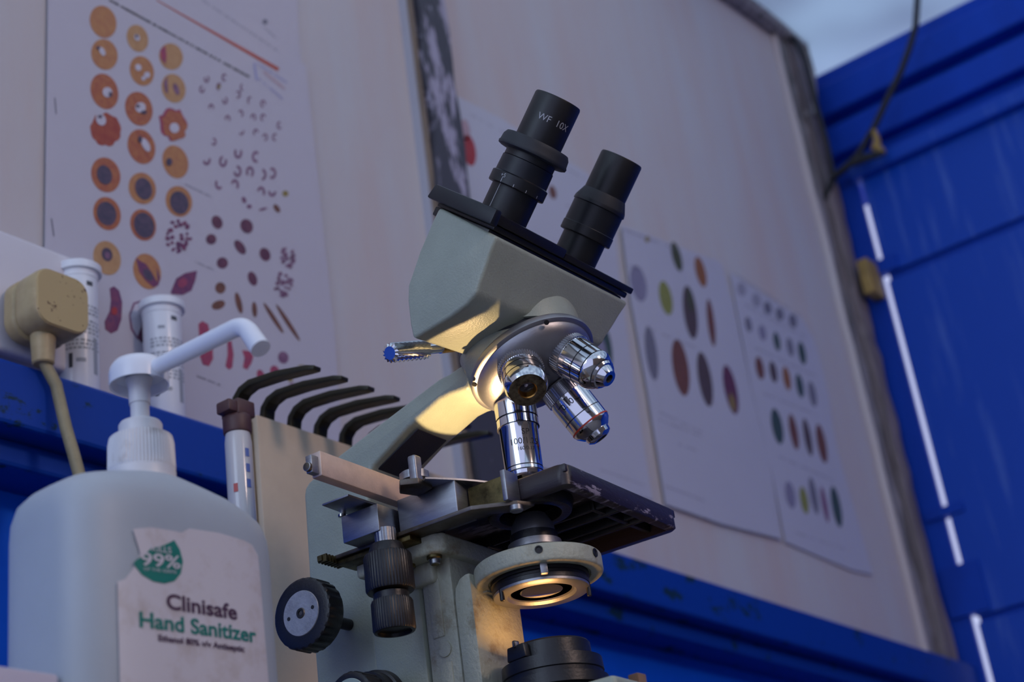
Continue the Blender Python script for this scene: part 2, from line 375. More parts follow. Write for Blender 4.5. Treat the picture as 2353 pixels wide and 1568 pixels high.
for (x, y, k1, rx, ry) in ((237, 50, 'or', 30, 38), (240, 125, 'or', 30, 36), (240, 210, 'ro', 31, 42), (243, 402, 'ro', 33, 41), (246, 491, 'ro', 31, 39), (246, 593, 'ye', 31, 40),
        (316, 88, 'ye', 24, 32), (326, 163, 'or', 27, 35), (319, 250, 'ro', 31, 40), (325, 337, 'ro', 31, 41), (327, 433, 'or', 31, 37), (329, 517, 'ro', 29, 37), (338, 624, 'or', 31, 42),
        (393, 130, 'ye', 27, 31), (399, 203, 'ye', 27, 34), (403, 372, 'or', 29, 39), (411, 463, 'or', 30, 36)):
    E_(k1, x, y, rx, ry, TL)
E_('rd', 243, 298, 35, 38, TL, wob=.05, fr=9); E_('pk', 398, 286, 31, 38, TL, wob=.08, fr=7); E_('ro', 401, 288, 27, 35, TL, 1, wob=.08, fr=7)
for (x, y, rx, ry) in ((240, 402, 17, 23), (245, 491, 22, 28), (330, 434, 19, 26), (331, 518, 23, 30)): E_('nv', x, y, rx, ry, TL, 1)
E_('nv', 412, 466, 21, 27, TL, 1); E_('nv', 246, 585, 12, 16, TL, 1); E_('mv', 247, 587, 6, 8, TL, 2)
for (x, y, rx, ry) in ((235, 118, 6, 11), (247, 212, 11, 12), (232, 275, 11, 14), (315, 86, 6, 8), (318, 155, 7, 8), (338, 172, 7, 7), (330, 180, 5, 5), (323, 247, 12, 12), (335, 333, 8, 17), (401, 294, 11, 12)): E_('wh', x, y, rx, ry, TL - 10, 2)
for (x, y, rx, ry) in ((226, 110, 4, 4), (230, 268, 5, 4), (254, 217, 4, 6), (317, 244, 4, 4), (322, 320, 5, 8), (331, 258, 7, 4), (389, 372, 7, 9), (314, 83, 3, 4)): E_('nv', x, y, rx, ry, 0, 3)
A.append((1, 'pk', [(368, 115), (380, 104), (383, 130), (380, 148), (370, 135)])); A.append((1, 'mv', [(376, 190), (384, 175), (386, 215), (380, 212)])); E_('mv', 405, 205, 6, 14, -20, 1)
# oocyst with dark spindle, free spindle, bananas
A.append((1, 'pu', [(312, 592), (322, 600), (345, 612), (362, 618), (368, 640), (364, 656), (352, 660), (335, 645), (320, 625)])); A.append((2, 'or', [(335, 606), (360, 614), (362, 650), (350, 628)])); E_('nv', 340, 632, 9, 16, -35, 2)
A.append((0, 'pu', [(453, 622), (449, 645), (440, 668), (420, 678), (395, 676), (392, 672), (405, 640), (425, 628)])); E_('pk', 420, 650, 12, 9, -40, 1)
A.append((0, 'pu', [(252, 663), (262, 658), (274, 668), (281, 695), (279, 735), (270, 760), (255, 767), (242, 757), (240, 740), (252, 715), (255, 690)])); E_('rdp', 263, 715, 7, 9, 0, 1)
A.append((0, 'dp', [(330, 697), (338, 690), (346, 697), (356, 740), (356, 775), (345, 788), (325, 788), (315, 776), (325, 750), (328, 720)])); E_('rdp', 342, 742, 6, 12, -8, 1)
A.append((0, 'mv', [(326, 694), (310, 700), (300, 725), (305, 755), (318, 778), (316, 781), (300, 757), (296, 725), (306, 696), (325, 690)]))
A.append((0, 'pk', [(456, 745), (465, 738), (478, 745), (488, 790), (490, 825), (480, 842), (466, 838), (458, 815), (458, 780)]))
A.append((0, 'pk', [(522, 782), (532, 784), (537, 815), (534, 845), (526, 850), (518, 842), (523, 815)])); A.append((0, 'pk', [(556, 805), (585, 808), (578, 835), (568, 850), (558, 845), (562, 822)]))
for (x, y, rx, ry, k) in ((600, 866, 9, 17, 'pk'), (632, 856, 11, 16, 'pk'), (651, 822, 12, 14, 'mv'), (692, 849, 13, 10, 'ol'), (672, 888, 8, 8, 'mv'), (667, 872, 6, 6, 'ol')): E_(k, x, y, rx, ry, TL)
def cv(X, Y, oy=0): return 90 + X / 3.314, oy + Y / 3.314
def curl(x, y, r, key, seed):
    rd = random.Random(seed); a0 = rd.uniform(0, 360); span = rd.uniform(160, 300); n = 9; o = []; q = []
    for i in range(n):
        a = R(a0 + span * i / (n - 1)); o.append((x + r * .8 * math.cos(a), y + r * 1.15 * math.sin(a))); q.append((x + r * .35 * math.cos(a), y + r * .6 * math.sin(a)))
    for i in range(n - 1): A.append((0, key, [o[i], o[i + 1], q[i + 1], q[i]]))
for i, (X, Y) in enumerate(((1275, 600), (1410, 590), (1240, 680), (1370, 660), (1550, 665), (1515, 720), (1415, 765), (1605, 765), (1705, 790), (1310, 820), (1535, 865), (1435, 905), (1630, 895), (1705, 895), (1830, 955), (1540, 1000), (1650, 1010), (1720, 1045), (1795, 1045), (1330, 1080), (1515, 1165), (1650, 1195), (1275, 1215), (1400, 1230), (1510, 1305), (1605, 1310), (1700, 1330), (1775, 1320), (1370, 1400), (1490, 1410), (1690, 1465), (1775, 1455))):
    x, y = cv(X, Y); curl(x, y, 8 if i < 20 else 12, 'mv', i)
E_('ol', *cv(1875, 1475), 7, 7); E_('ol', *cv(1370, 660), 4, 4, 0, 1)
for (X, Y, rx, ry, t, k) in ((1355, 235, 12, 16, -25, 'dp'), (1580, 265, 14, 17, -25, 'dp'), (1310, 365, 12, 12, 0, 'dp'), (1530, 425, 10, 19, -35, 'dp'), (1720, 480, 12, 16, -25, 'dp'), (1395, 545, 13, 13, -25, 'dp'), (1625, 665, 10, 17, -20, 'dp'),
        (1380, 735, 12, 13, 0, 'br'), (1365, 865, 16, 10, -20, 'br'), (1520, 850, 7, 25, -14, 'br'), (1640, 900, 6, 18, -5, 'br'), (1785, 965, 5, 42, -33, 'br'), (1895, 1000, 5, 50, -33, 'br'), (1560, 65, 5, 8, -20, 'mv'), (1600, 115, 6, 5, 0, 'mv'), (1705, 135, 10, 3, -15, 'mv'), (1810, 130, 6, 11, -35, 'br')):
    x, y = cv(X, Y, 440); E_(k, x, y, rx, ry, t)
rd = random.Random(3)
for X, Y, n, key, r in ((1885, 510, 22, 'mv', 18), (1860, 710, 30, 'mv', 22), (1060, 345, 34, 'pu', 30)):
    x, y = cv(X, Y, 440)
    for i in range(n):
        a = rd.uniform(0, 6.28); q = r * math.sqrt(rd.random()); E_(key, x + q * math.cos(a), y + q * 1.25 * math.sin(a), rd.uniform(2.5, 5) * (1.25 if key == 'pu' else 1), rd.uniform(3, 5.5), rd.uniform(0, 90), i % 3, n=8)
# printed lines: heading, red rule, small captions
def bar(x0, y0, x1, y1, h, key, lay=0, h2=None):
    d = V((x1 - x0, y1 - y0)); n = V((-d.y, d.x)).normalized(); h2 = h if h2 is None else h2
    A.append((lay, key, [(x0 - n.x * h / 2, y0 - n.y * h / 2), (x1 - n.x * h2 / 2, y1 - n.y * h2 / 2), (x1 + n.x * h2 / 2, y1 + n.y * h2 / 2), (x0 + n.x * h / 2, y0 + n.y * h / 2)]))
def textline(x0, y0, x1, y1, h, key, seed=0, dens=.72, step=5):
    rd = random.Random(seed); L = math.hypot(x1 - x0, y1 - y0); t = 0
    while t < L:
        s = rd.uniform(.5, 1) * step
        if rd.random() < .85:
            a, c = t / L, min(1, (t + s * dens) / L)
            bar(x0 + (x1 - x0) * a, y0 + (y1 - y0) * a, x0 + (x1 - x0) * c, y0 + (y1 - y0) * c, h * rd.uniform(.6, 1), key)
        t += s
textline(252, 0, 575, 178, 6, 'bl', 1); bar(360, 0, 640, 160, 2, 'rl', 0, 9); textline(465, 0, 640, 118, 5, 'lt', 5, .5, 9)
for q in ((590, 145, 660, 190), (594, 180, 650, 228)): textline(*q, 5, 'lb', q[0])
textline(606, 165, 655, 205, 8, 'lr', 4); bar(584, 145, 590, 185, 5, 'lb')
textline(425, 423, 485, 452, 5, 'lt', 6); textline(446, 600, 490, 620, 5, 'lt', 8); textline(452, 864, 508, 886, 5, 'gy', 9)
bar(126, 225, 129, 262, 2.5, 'gy'); bar(118, 502, 124, 543, 3, 'gy')
BY = 1010
poster([(112, -60), (470, -60), (703, 152), (736, 460), (770, 780), (790, 1085), (100, 880)], A, 'parasite_poster', 'large white chart with rows of orange blood cells, left of the peeling batten', YW - .003)
# sheet behind, only its lower right part is in view
A = []
textline(505, -10, 640, 90, 3, 'lt', 15, .5, 7); E_('gy', 609, 50, 6, 6); textline(604, 62, 632, 85, 4, 'lt', 16); textline(620, 100, 655, 128, 4, 'lt', 17)
poster([(420, -80), (678, -80), (690, 130), (705, 175), (600, 200), (420, 20)], A, 'notice_sheet', 'plain white sheet pinned above the blood cell chart', YW - .0015)
# posters right of the batten
A = []
E_('rdp', 1078, 345, 15, 37, -10); E_('lr', 1070, 300, 10, 26, -8); E_('br', 1270, 442, 8, 16, -15); E_('gn', 1389, 800, 17, 58, -8); E_('pg', 1384, 812, 10, 36, -8, 1); E_('gn', 1400, 330, 1, 1)
for i, (x0_, y0_, x1_, y1_) in enumerate(((1080, 262, 1140, 296), (1150, 300, 1345, 412), (1300, 470, 1400, 520), (1380, 1080, 1480, 1115))): textline(x0_, y0_, x1_, y1_, 4, 'lt', i + 30, .5, 8)
poster([(1046, 218), (1151, 272), (1349, 398), (1412, 500), (1421, 620), (1456, 875), (1499, 1150), (1130, 1040)], A, 'plant_poster', 'faded poster with a red drop shape, just right of the peeling batten', YW - .002, 'paper_b')
A = []
for (x, y, rx, ry, k, t) in ((1467, 652, 18, 42, 'pg', -12), (1530, 685, 14, 40, 'og', -12), (1555, 590, 10, 35, 'dg', -15), (1610, 625, 11, 36, 'ob', -14), (1586, 718, 15, 62, 'db', -8), (1634, 742, 8, 55, 'br', -7), (1497, 812, 13, 63, 'gy', -8), (1564, 845, 18, 66, 'br', -9), (1620, 872, 15, 64, 'db', -10), (1679, 896, 14, 58, 'dp', -12)): E_(k, x, y, rx, ry, t)
E_('ol', 1487, 550, 5, 7); E_('dg', 1586, 690, 6, 28, -8, 1); E_('ol', 1683, 925, 5, 22, -12, 1)
for i, q in enumerate(((1435, 528, 1560, 575), (1445, 610, 1480, 622), (1500, 760, 1600, 800), (1510, 945, 1615, 995), (1515, 965, 1612, 1003), (1555, 1020, 1600, 1036), (1530, 1118, 1620, 1152))): textline(*q, 5, 'lt', i + 50, .55, 8)
poster([(1428, 517), (1657, 603), (1686, 702), (1728, 906), (1769, 1060), (1797, 1240), (1660, 1205), (1530, 1160), (1488, 900), (1448, 680)], A, 'insect_poster', 'poster of ten oval specimens, one olive green, right of the eyepieces', YW - .0035, 'paper_b')
A = []
for (x, y, rx, ry, k) in ((1704, 665, 10, 16, 'lt'), (1738, 690, 10, 16, 'lt'), (1764, 708, 9, 15, 'gy'), (1792, 722, 9, 15, 'gy'), (1822, 738, 9, 16, 'gy'),
        (1720, 746, 7, 18, 'gy'), (1752, 765, 8, 18, 'pg'), (1785, 785, 7, 22, 'gn'), (1816, 798, 7, 22, 'gy'), (1843, 812, 8, 27, 'gn'),
        (1746, 846, 9, 27, 'br'), (1777, 855, 8, 25, 'db'), (1808, 870, 8, 28, 'ob'), (1838, 887, 8, 28, 'gn'), (1867, 906, 8, 30, 'gy'),
        (1786, 980, 12, 42, 'gn'), (1824, 993, 9, 42, 'br'), (1856, 1005, 8, 44, 'db'), (1888, 1020, 10, 46, 'br'),
        (1816, 1138, 11, 32, 'pg'), (1848, 1150, 9, 32, 'og'), (1870, 1140, 8, 44, 'gy'), (1895, 1160, 6, 42, 'mv'), (1922, 1165, 10, 48, 'gn')): E_(k, x, y, rx, ry, -11)
for i, q in enumerate(((1690, 630, 1840, 728), (1712, 700, 1850, 775), (1735, 800, 1875, 865), (1755, 905, 1880, 955), (1790, 1050, 1915, 1105), (1830, 1225, 1940, 1262))): textline(*q, 5, 'lt', i + 70, .5, 7)
poster([(1676, 625), (1845, 735), (1871, 779), (1903, 900), (1922, 1028), (1973, 1203), (2005, 1321), (1960, 1312), (1804, 1246), (1769, 1060), (1728, 900)], A, 'leaf_poster', 'poster with rows of small brown and grey specimens, nearest the blue door', YW - .002, 'paper_b')

# ---------------------------------------------------------------- wall socket and plug
p0 = on(185, 603, 1, .83); p1 = on(190, 870, 1, .83)
sx1, sz1, sz0 = p0.x - .0, p0.z, max(p1.z, LZ + .003)
soc = thing('wall_socket', (sx1 - .073, YW, sz0), 'white double wall socket on the board wall above the blue ledge', 'socket')
L = lambda p: V(p) - soc.location
b = MB().box(L((sx1 - .146, .838, sz0 + .003)), L((sx1 - .003, YW, sz1 - .003)), 'whitep'); b.build('back_box', soc, bevel=.003)
b = MB().box(L((sx1 - .146, .827, sz0)), L((sx1, .8375, sz1)), 'whitep'); b.build('face_plate', soc, bevel=.0035, bseg=3)
q = [on(px, py, 1, .788) for px, py in ((80, 606), (205, 645), (203, 770), (76, 745))]
px0 = q[0].x; px1 = q[1].x; pz0 = (q[2].z + q[3].z) / 2; pz1 = (q[0].z + q[1].z) / 2
plug = thing('plug', ((px0 + px1) / 2, .826, pz0), 'dirty cream mains plug pushed into the white wall socket', 'plug')
def rrect(cx, cz, hx, hz, r, y, n=6):
    o = []
    for sx, sz, a0 in ((1, 1, 0), (-1, 1, 90), (-1, -1, 180), (1, -1, 270)):
        for i in range(n + 1):
            a = R(a0 + 90 * i / n); o.append(V((cx + sx * (hx - r) + r * math.cos(a), y, cz + sz * (hz - r) + r * math.sin(a))))
    return o
hx, hz = (px1 - px0) / 2, (pz1 - pz0) / 2
b = MB().hull([rrect(0, hz, hx * .80, hz * .80, .010, -.001), rrect(0, hz, hx * .98, hz * 1.03, .014, -.004), rrect(0, hz, hx * .98, hz * 1.03, .014, -.013), rrect(0, hz, hx * .90, hz * .92, .012, -.015)], 'plug')
b.hull([rrect(0, hz, hx * .92, hz * .94, .012, -.015), rrect(0, hz, hx, hz, .014, -.019), rrect(0, hz, hx, hz, .014, -.034), rrect(0, hz, hx * .95, hz * .95, .012, -.038)], 'plug')
b.build('plug_body', plug, bevel=.0006)
b = MB().hull([rrect(0, hz, hx * .93, hz * .93, .011, -.0375), rrect(0, hz, hx * .91, hz * .91, .011, -.0388)], 'plugd'); b.build('cover', plug)
cx = -.004
b = MB().lathe([(0, .0088), (.001, .0088), (.022, .0075), (.023, .0066)], (cx, -.022, .002), (0, 0, -1), 'plug', 24); b.build('strain_relief', plug)
pw = plug.location
path = [(pw.x + cx, pw.y - .022, pw.z - .018)] + [tuple(on(px, py, 1, Yc)) for px, py, Yc in ((129, 885, .803), (138, 925, .80), (152, 985, .795), (168, 1040, .79), (190, 1120, .785), (205, 1200, .78), (215, 1300, .775), (220, 1400, .77))]
lx = V(path[-1]); path += [(lx.x, lx.y, .90), (lx.x, lx.y - .004, .80), (lx.x - .02, lx.y + .004, DESK + .006), (lx.x - .06, lx.y + .01, DESK + .0055)]
b = MB().tube([V(p) - pw for p in path], .0042, 'cable', 12); tag(b.build('cable', plug), 'cream cable hanging from the plug')

# ---------------------------------------------------------------- two strip tubes on the ledge
def canister(px_t, py_t, wpx, name, label):
    Yc = .829; p = on(px_t, py_t, 1, Yc - .012); r = .0148 * wpx
    t = thing(name, (p.x, Yc, LZ), label, 'container', group='test strip tubes on the ledge')
    h = p.z - LZ
    MB().lathe([(0, r * .97), (.001, r), (h - .012, r), (h - .012, r)], (0, 0, 0), (0, 0, 1), 'pp', 40).build('tube_body', t)
    MB().lathe([(h - .012, r * 1.02), (h - .007, r * 1.02), (h - .0065, r * 1.20), (h - .001, r * 1.20), (h, r * 1.12)], (0, 0, 0), (0, 0, 1), 'pp', 40).build('lid', t)
    b = MB(); rd = random.Random(int(px_t)); k = M.setdefault('ink_gt', mat('grey tube print', (.33, .36, .42), .5))
    def arc(a0, a1, z0, z1, key):
        n = 5; R1 = r * 1.012
        P = [[V((R1 * math.cos(R(a0 + (a1 - a0) * i / n)), R1 * math.sin(R(a0 + (a1 - a0) * i / n)), z)) for i in range(n + 1)] for z in (z0, z1)]
        for i in range(n): b.poly([P[0][i], P[0][i + 1], P[1][i + 1], P[1][i]], key)
    for z in [h * q for q in (.30, .33, .36, .42, .45, .48, .51, .57, .60, .63)]:
        a = 190
        while a < 300: da = rd.uniform(4, 14); arc(a, a + da, z, z + .0016, 'ink_gt'); a += da + rd.uniform(3, 6)
    arc(200, 212, h * .16, h * .27, 'gtd'); arc(275, 292, h * .12, h * .40, 'ink_gt'); arc(222, 250, h * .2, h * .23, 'ink_gt'); arc(215, 235, h * .72, h * .745, 'ink_gt'); arc(255, 275, h * .80, h * .835, 'gtd')
    b.build('printing', t, smooth=False)
    return t
M['gtd'] = mat('dark tube print', (.06, .07, .09), .5)
canister(395, 687, 1.0, 'strip_tube', 'white printed tube on the blue ledge, behind the pump nozzle of the sanitizer')
canister(204, 603, .95, 'strip_tube', 'white printed tube standing right beside the wall socket and plug')

# ---------------------------------------------------------------- rack with curved prongs, capped tube
YR = .70
rx0 = on(590, 960, 1, YR).x; rz = (on(590, 960, 1, YR).z + on(1020, 1087, 1, YR).z) / 2
rack = thing('prong_rack', (rx0 + .11, YR, DESK), 'cream board rack with a row of dark curved prongs along its top', 'rack')
RL = lambda p: V(p) - rack.location
MB().box(RL((rx0, YR, DESK)), RL((rx0 + .225, YR + .012, rz)), 'rack').build('board', rack, bevel=.0015)
MB().box(RL((rx0 - .004, YR + .004, DESK)), RL((rx0, YR + .020, rz - .004)), 'rackside').build('edge_strip', rack, bevel=.001)
MB().box(RL((rx0, YR + .0121, DESK)), RL((rx0 + .225, YR + .03, DESK + .02)), 'rackside').build('foot', rack)
for k in range(8):
    X = on(675, 978, 1, YR + .006).x + (k - 2) * .0262
    pts = [(X, YR + .006, rz - .02), (X, YR + .006, rz + .003), (X, YR + .0045, rz + .009), (X, YR - .0005, rz + .0135), (X, YR - .009, rz + .0155), (X, YR - .034, rz + .0125), (X, YR - .060, rz + .0070), (X, YR - .067, rz + .0050)]
    MB().tube([RL(p) for p in pts], [(.0052, .0024)] * 6 + [(.0046, .0020), (.0036, .0015)], 'prong', flat=(1, 0, 0)).build('prong', rack, bevel=.0006)
# capped tube beside it
YT = .672
c = on(547, 1010, 1, YT)
tt = thing('capped_tube', (c.x, YT, DESK), 'upright clear tube with red and blue marks under a brown cap, beside the prong rack', 'tube')
TL_ = lambda p: V(p) - tt.location
ztop = on(547, 980, 1, YT).z
MB().lathe([(0, .006), (.004, .0084), (ztop - DESK - .012, .0086), (ztop - DESK - .004, .0076), (ztop - DESK + .002, .006)], (0, 0, 0), (0, 0, 1), 'tubeglass', 32).build('tube_body', tt)
b = MB()
for py, ax_, key in ((1035, 562, 'lbk'), (1070, 562, 'lbk'), (1105, 562, 'lbk'), (1105, 530, 'rlk')):
    p = on(ax_, py, 1, YT - .010) - tt.location; p.y = 0
    a0 = -108 if ax_ > 550 else -165
    P = [[V((0.0089 * math.cos(R(a0 + i * 6)), 0.0089 * math.sin(R(a0 + i * 6)), p.z + dz)) for i in range(4)] for dz in (-.0028, .0028)]
    for i in range(3): b.poly([P[0][i], P[0][i + 1], P[1][i + 1], P[1][i]], key)
M['lbk'] = mat('blue tube mark', (.10, .16, .45), .5); M['rlk'] = mat('red tube mark', (.55, .10, .09), .5)
b.build('marks', tt, smooth=False)
zc = ztop - DESK
b = MB().lathe([(zc - .006, .0090), (zc + .005, .0092), (zc + .007, .008)], (0, 0, 0), (0, 0, 1), 'brownp', 28).box((-.006, -.008, zc + .005), (.009, .008, zc + .016), 'brownp').box((-.013, -.007, zc + .006), (-.004, .005, zc + .014), 'brownp')
b.build('cap', tt, bevel=.0012)

# ---------------------------------------------------------------- hand sanitizer bottle
BT = .70
bc = CAM + ray(324, 1020) * BT
bot = thing('sanitizer_bottle', (bc.x, bc.y, DESK), 'large milky white hand sanitizer pump bottle with a torn paper label', 'bottle')
BZ = lambda py, dx=0, dy=0: None
def bproj_z(py, px=324):   # height on the bottle axis for a picture row
    lo, hi = .7, 1.2
    for _ in range(40):
        mid = (lo + hi) / 2; v = V((bc.x, bc.y, mid)) - CAM; y = 784 - FPX * v.dot(UPV) / v.dot(FWD)
        if y > py: lo = mid
        else: hi = mid
    return lo - DESK
HX, HY = .0560, .0305
def sup(hx, hy, z, n=56, e=3.2):
    o = []
    for i in range(n):
        a = 2 * math.pi * i / n; c_, s_ = math.cos(a), math.sin(a)
        o.append(V((hx * abs(c_) ** (2 / e) * (1 if c_ > 0 else -1), hy * abs(s_) ** (2 / e) * (1 if s_ > 0 else -1), z)))
    return o
zs = bproj_z(1110)      # foot of neck
zsh = (on(22, 1235, 1, bc.y + HY * .6).z + on(612, 1215, 1, bc.y - HY * .6).z) / 2 - DESK + .002
rows = [(HX * .90, HY * .88, 0, 3.6), (HX * .98, HY * .98, .004, 3.8), (HX, HY, .012, 4), (HX, HY, zsh - .012, 4), (HX * .995, HY * .99, zsh - .004, 3.9), *[(HX * a, HY * b_, zsh + (zs - zsh) * t, e) for a, b_, t, e in ((.965, .96, .15, 3.6), (.90, .90, .36, 3.2), (.78, .82, .56, 2.8), (.60, .70, .74, 2.4), (.40, .58, .89, 2.15))], (.0160, .0160, zs - .002, 2), (.0132, .0132, zs + .0005, 2), (.0128, .0128, zs + .010, 2)]
MB().hull([sup(a, b_, z, e=e) for a, b_, z, e in rows], 'hdpe').build('bottle_body', bot, ang=60)
zc0, zc1, zc2 = bproj_z(1106), bproj_z(1011), bproj_z(975)
rc = 78 / FPX * BT
MB().lathe([(zc0 - .002, rc * .985), (zc0 + .003, rc * .985), (zc0 + .0035, rc * .955), (zc0 + .005, rc * .985, None, 1), (zc1 - .003, rc * .97, None, 1), (zc1, rc * .93), (zc1 + .0005, rc * .64), (zc2 - .001, rc * .64), (zc2, rc * .60), (zc2, rc * .2)], (0, 0, 0), (0, 0, 1), 'cap', 240, rib=(4, .00045)).build('screw_cap', bot, ang=20)
zh0, zh1 = bproj_z(883), bproj_z(834)
pump = MB().lathe([(zc2 - .002, .0041), (zh0 - .010, .0041), (zh0 - .010, .0046), (zh0 - .002, .0048), (zh0 + .002, .0060)], (0, 0, 0), (0, 0, 1), 'cap', 32).build('pump_stem', bot)
rh = 69 / FPX * BT
MB().lathe([(zh0 + .004, .001), (zh0 + .004, rh * .90), (zh0 - .0005, rh * .94), (zh0 - .001, rh), (zh0 + .005, rh * 1.0), (zh1 - .003, rh * .96), (zh1 - .0005, rh * .84), (zh1, rh * .70), (zh1 + .001, .001)], (0, 0, 0), (0, 0, 1), 'pp', 56).build('pump_head', bot, ang=50)
def bl(px, py): p = on(px, py, 0, bc.x); return V((0, p.y - bc.y, p.z - DESK))
a_, b_, c_ = bl(372, 838), bl(560, 745), bl(600, 803)
path = [a_ + (a_ - b_).normalized() * .006, a_]; d1 = (b_ - a_).normalized(); d2 = (c_ - b_).normalized()
path += [b_ - d1 * .006]
for i in range(1, 6):
    t = i / 6; path.append((b_ - d1 * .006) * (1 - t) ** 2 + b_ * 2 * t * (1 - t) + (b_ + d2 * .006) * t * t)
path += [b_ + d2 * .006, c_ - d2 * .0004]
MB().tube(path, [.0038] * 2 + [.0040] * 6 + [.0042, .0044], 'pp', 24).build('nozzle', bot, ang=50)
# torn label on the front, wrapped round the corner
def bpt(u, z, off=.0003):
    """point on the body: u = distance along the front from its middle, z above the desk"""
    e = 4; n = 400; out_ = None
    return _curve(u, off) + V((0, 0, z))
_pts = [V(p) for p in sup(HX + .0003, HY + .0003, 0, n=720, e=4)]
_i0 = min(range(720), key=lambda i: (_pts[i] - V((0, -HY, 0))).length)
_arc = [(0.0, _pts[_i0])]
acc = 0
for i in range(1, 360): acc += (_pts[(_i0 + i) % 720] - _pts[(_i0 + i - 1) % 720]).length; _arc.append((acc, _pts[(_i0 + i) % 720]))
acc = 0; _neg = [(0.0, _pts[_i0])]
for i in range(1, 360): acc -= (_pts[(_i0 - i) % 720] - _pts[(_i0 - i + 1) % 720]).length; _neg.append((acc, _pts[(_i0 - i) % 720]))
def _curve(u, off):
    L_ = _arc if u >= 0 else _neg; k = 0
    while k < len(L_) - 2 and abs(L_[k + 1][0]) < abs(u): k += 1
    (s0, p0_), (s1, p1_) = L_[k], L_[k + 1]; t = (u - s0) / (s1 - s0); p = p0_.lerp(p1_, t)
    n = V((abs(p.x / HX) ** 3 * (1 if p.x > 0 else -1) / HX, abs(p.y / HY) ** 3 * (1 if p.y > 0 else -1) / HY, 0)).normalized()
    return p + n * off
if _arc[1][1].x < 0: _arc, _neg = [(abs(s), p) for s, p in _neg], [(-abs(s), p) for s, p in _arc]
def lz(px, py):   # picture point -> (u, z) on the flat front of the bottle
    p = on(px, py, 1, bc.y - HY); return p.x - bc.x, p.z - DESK
def grid_poly(outline, key, off, name, parent, nx=40, nz=44):
    """fills an outline given in (u,z) with small cells so that it follows the surface"""
    b = MB(); us = [p[0] for p in outline]; zz = [p[1] for p in outline]
    bm2 = bmesh.new(); f = bm2.faces.new([bm2.verts.new((u, z, 0)) for u, z in outline])
    for i in range(1, nx):
        u = min(us) + (max(us) - min(us)) * i / nx
        bmesh.ops.bisect_plane(bm2, geom=bm2.verts[:] + bm2.edges[:] + bm2.faces[:], plane_co=(u, 0, 0), plane_no=(1, 0, 0))
    for f in bm2.faces: b.poly([bpt(v.co.x, v.co.y, off) for v in f.verts], key)
    bm2.free(); bmesh.ops.remove_doubles(b.bm, verts=b.bm.verts[:], dist=1e-6)
    return b.build(name, parent, ang=80)
LZ0 = .012
lab = [lz(290, 1330), lz(306, 1308), lz(322, 1272), lz(306, 1216), lz(345, 1213), lz(400, 1222), (lz(414, 1226)), (lz(432, 1216)), lz(500, 1226), lz(560, 1243), lz(580, 1252), lz(596, 1275)]
ur = lz(600, 1310)[0]; ul = lz(275, 1335)[0]
lab = [(ul, LZ0), (ul, lz(275, 1335)[1])] + lab + [(ur, lz(600, 1310)[1]), (ur + .003, LZ0)]
label_o = tag(grid_poly(lab, 'label', .0004, 'label', bot), 'torn white paper label')
drop = []
for px, py in ((397, 1243), (410, 1265), (417, 1292), (412, 1320), (398, 1337), (375, 1343), (350, 1338), (325, 1322), (309, 1300), (308, 1292), (318, 1284), (330, 1276), (345, 1262), (370, 1256), (388, 1248)): drop.append(lz(px, py))
grid_poly(drop, 'teal', .0006, 'drop_emblem', label_o)
M['label_ink'] = mat('pale label ink', (.62, .60, .64), .5)
def btext(body, px0, py0, px1, py1, capz, key, bold=0, off=.0007, parent=label_o):
    u0, z0 = lz(px0, py0); u1, z1 = lz(px1, py1)
    cu = bpy.data.curves.new('t', 'FONT'); cu.body = body; cu.size = 1; to = bpy.data.objects.new('t', cu); sc.collection.objects.link(to); bpy.context.view_layer.update(); wd = to.dimensions.x
    bpy.data.objects.remove(to); bpy.data.curves.remove(cu)
    s = capz
    k = (u1 - u0) / (wd * s)
    o = text_mesh(body, s, key, lambda x, y: V((x, y, 0)), 'lettering', parent, bold)
    for v in o.data.vertices:
        t = .5 + v.co.x / (wd * s); v.co = bpt(u0 + (u1 - u0) * t, z0 + (z1 - z0) * t + v.co.y, off)
    return o
def capz(py0, py1, px): return abs(lz(px, py0)[1] - lz(px, py1)[1]) / .70
btext('Clinisafe', 380, 1385, 540, 1411, capz(1368, 1402, 395), 'purple', .0002)
btext('Hand Sanitizer', 319, 1426, 585, 1463, capz(1408, 1443, 330), 'teal', .0002)
btext('Ethanol 80% v/v Antiseptic', 361, 1468, 558, 1494, capz(1462, 1476, 370), 'purple', .0001)
btext('99%', 322, 1287, 409, 1297, capz(1272, 1301, 340), 'label_ink', .00012, .0009)
btext('KILLS', 345, 1262, 389, 1268, capz(1256, 1270, 370), 'label_ink', .00003, .0009)
btext('OF THE GERMS', 328, 1309, 401, 1318, capz(1306, 1314, 340) * .9, 'label_ink', 0, .0009)

# white carton in the lower left corner
q0 = CAM + ray(0, 1549) * .60; q1 = CAM + ray(136, 1564) * .60
h = (q0.z + q1.z) / 2
b = MB().box((q1.x - .10, q1.y - .0, DESK), (q1.x, q1.y + .06, h), 'foam')
b = b.build('carton', bevel=.0015, origin=(q1.x - .05, q1.y + .03, DESK)); tag(b, 'low white carton in front of the sanitizer bottle, bottom left corner', 'box')

qa = CAM + ray(1465, 1545) * 1.02
b = MB().box((qa.x, qa.y, DESK), (qa.x + .010, qa.y + .008, qa.z), 'cardb')
b = b.build('cardboard_box', bevel=.001, origin=(qa.x + .005, qa.y + .004, DESK)); tag(b, 'small brown cardboard box on the desk behind the foot of the microscope', 'box')

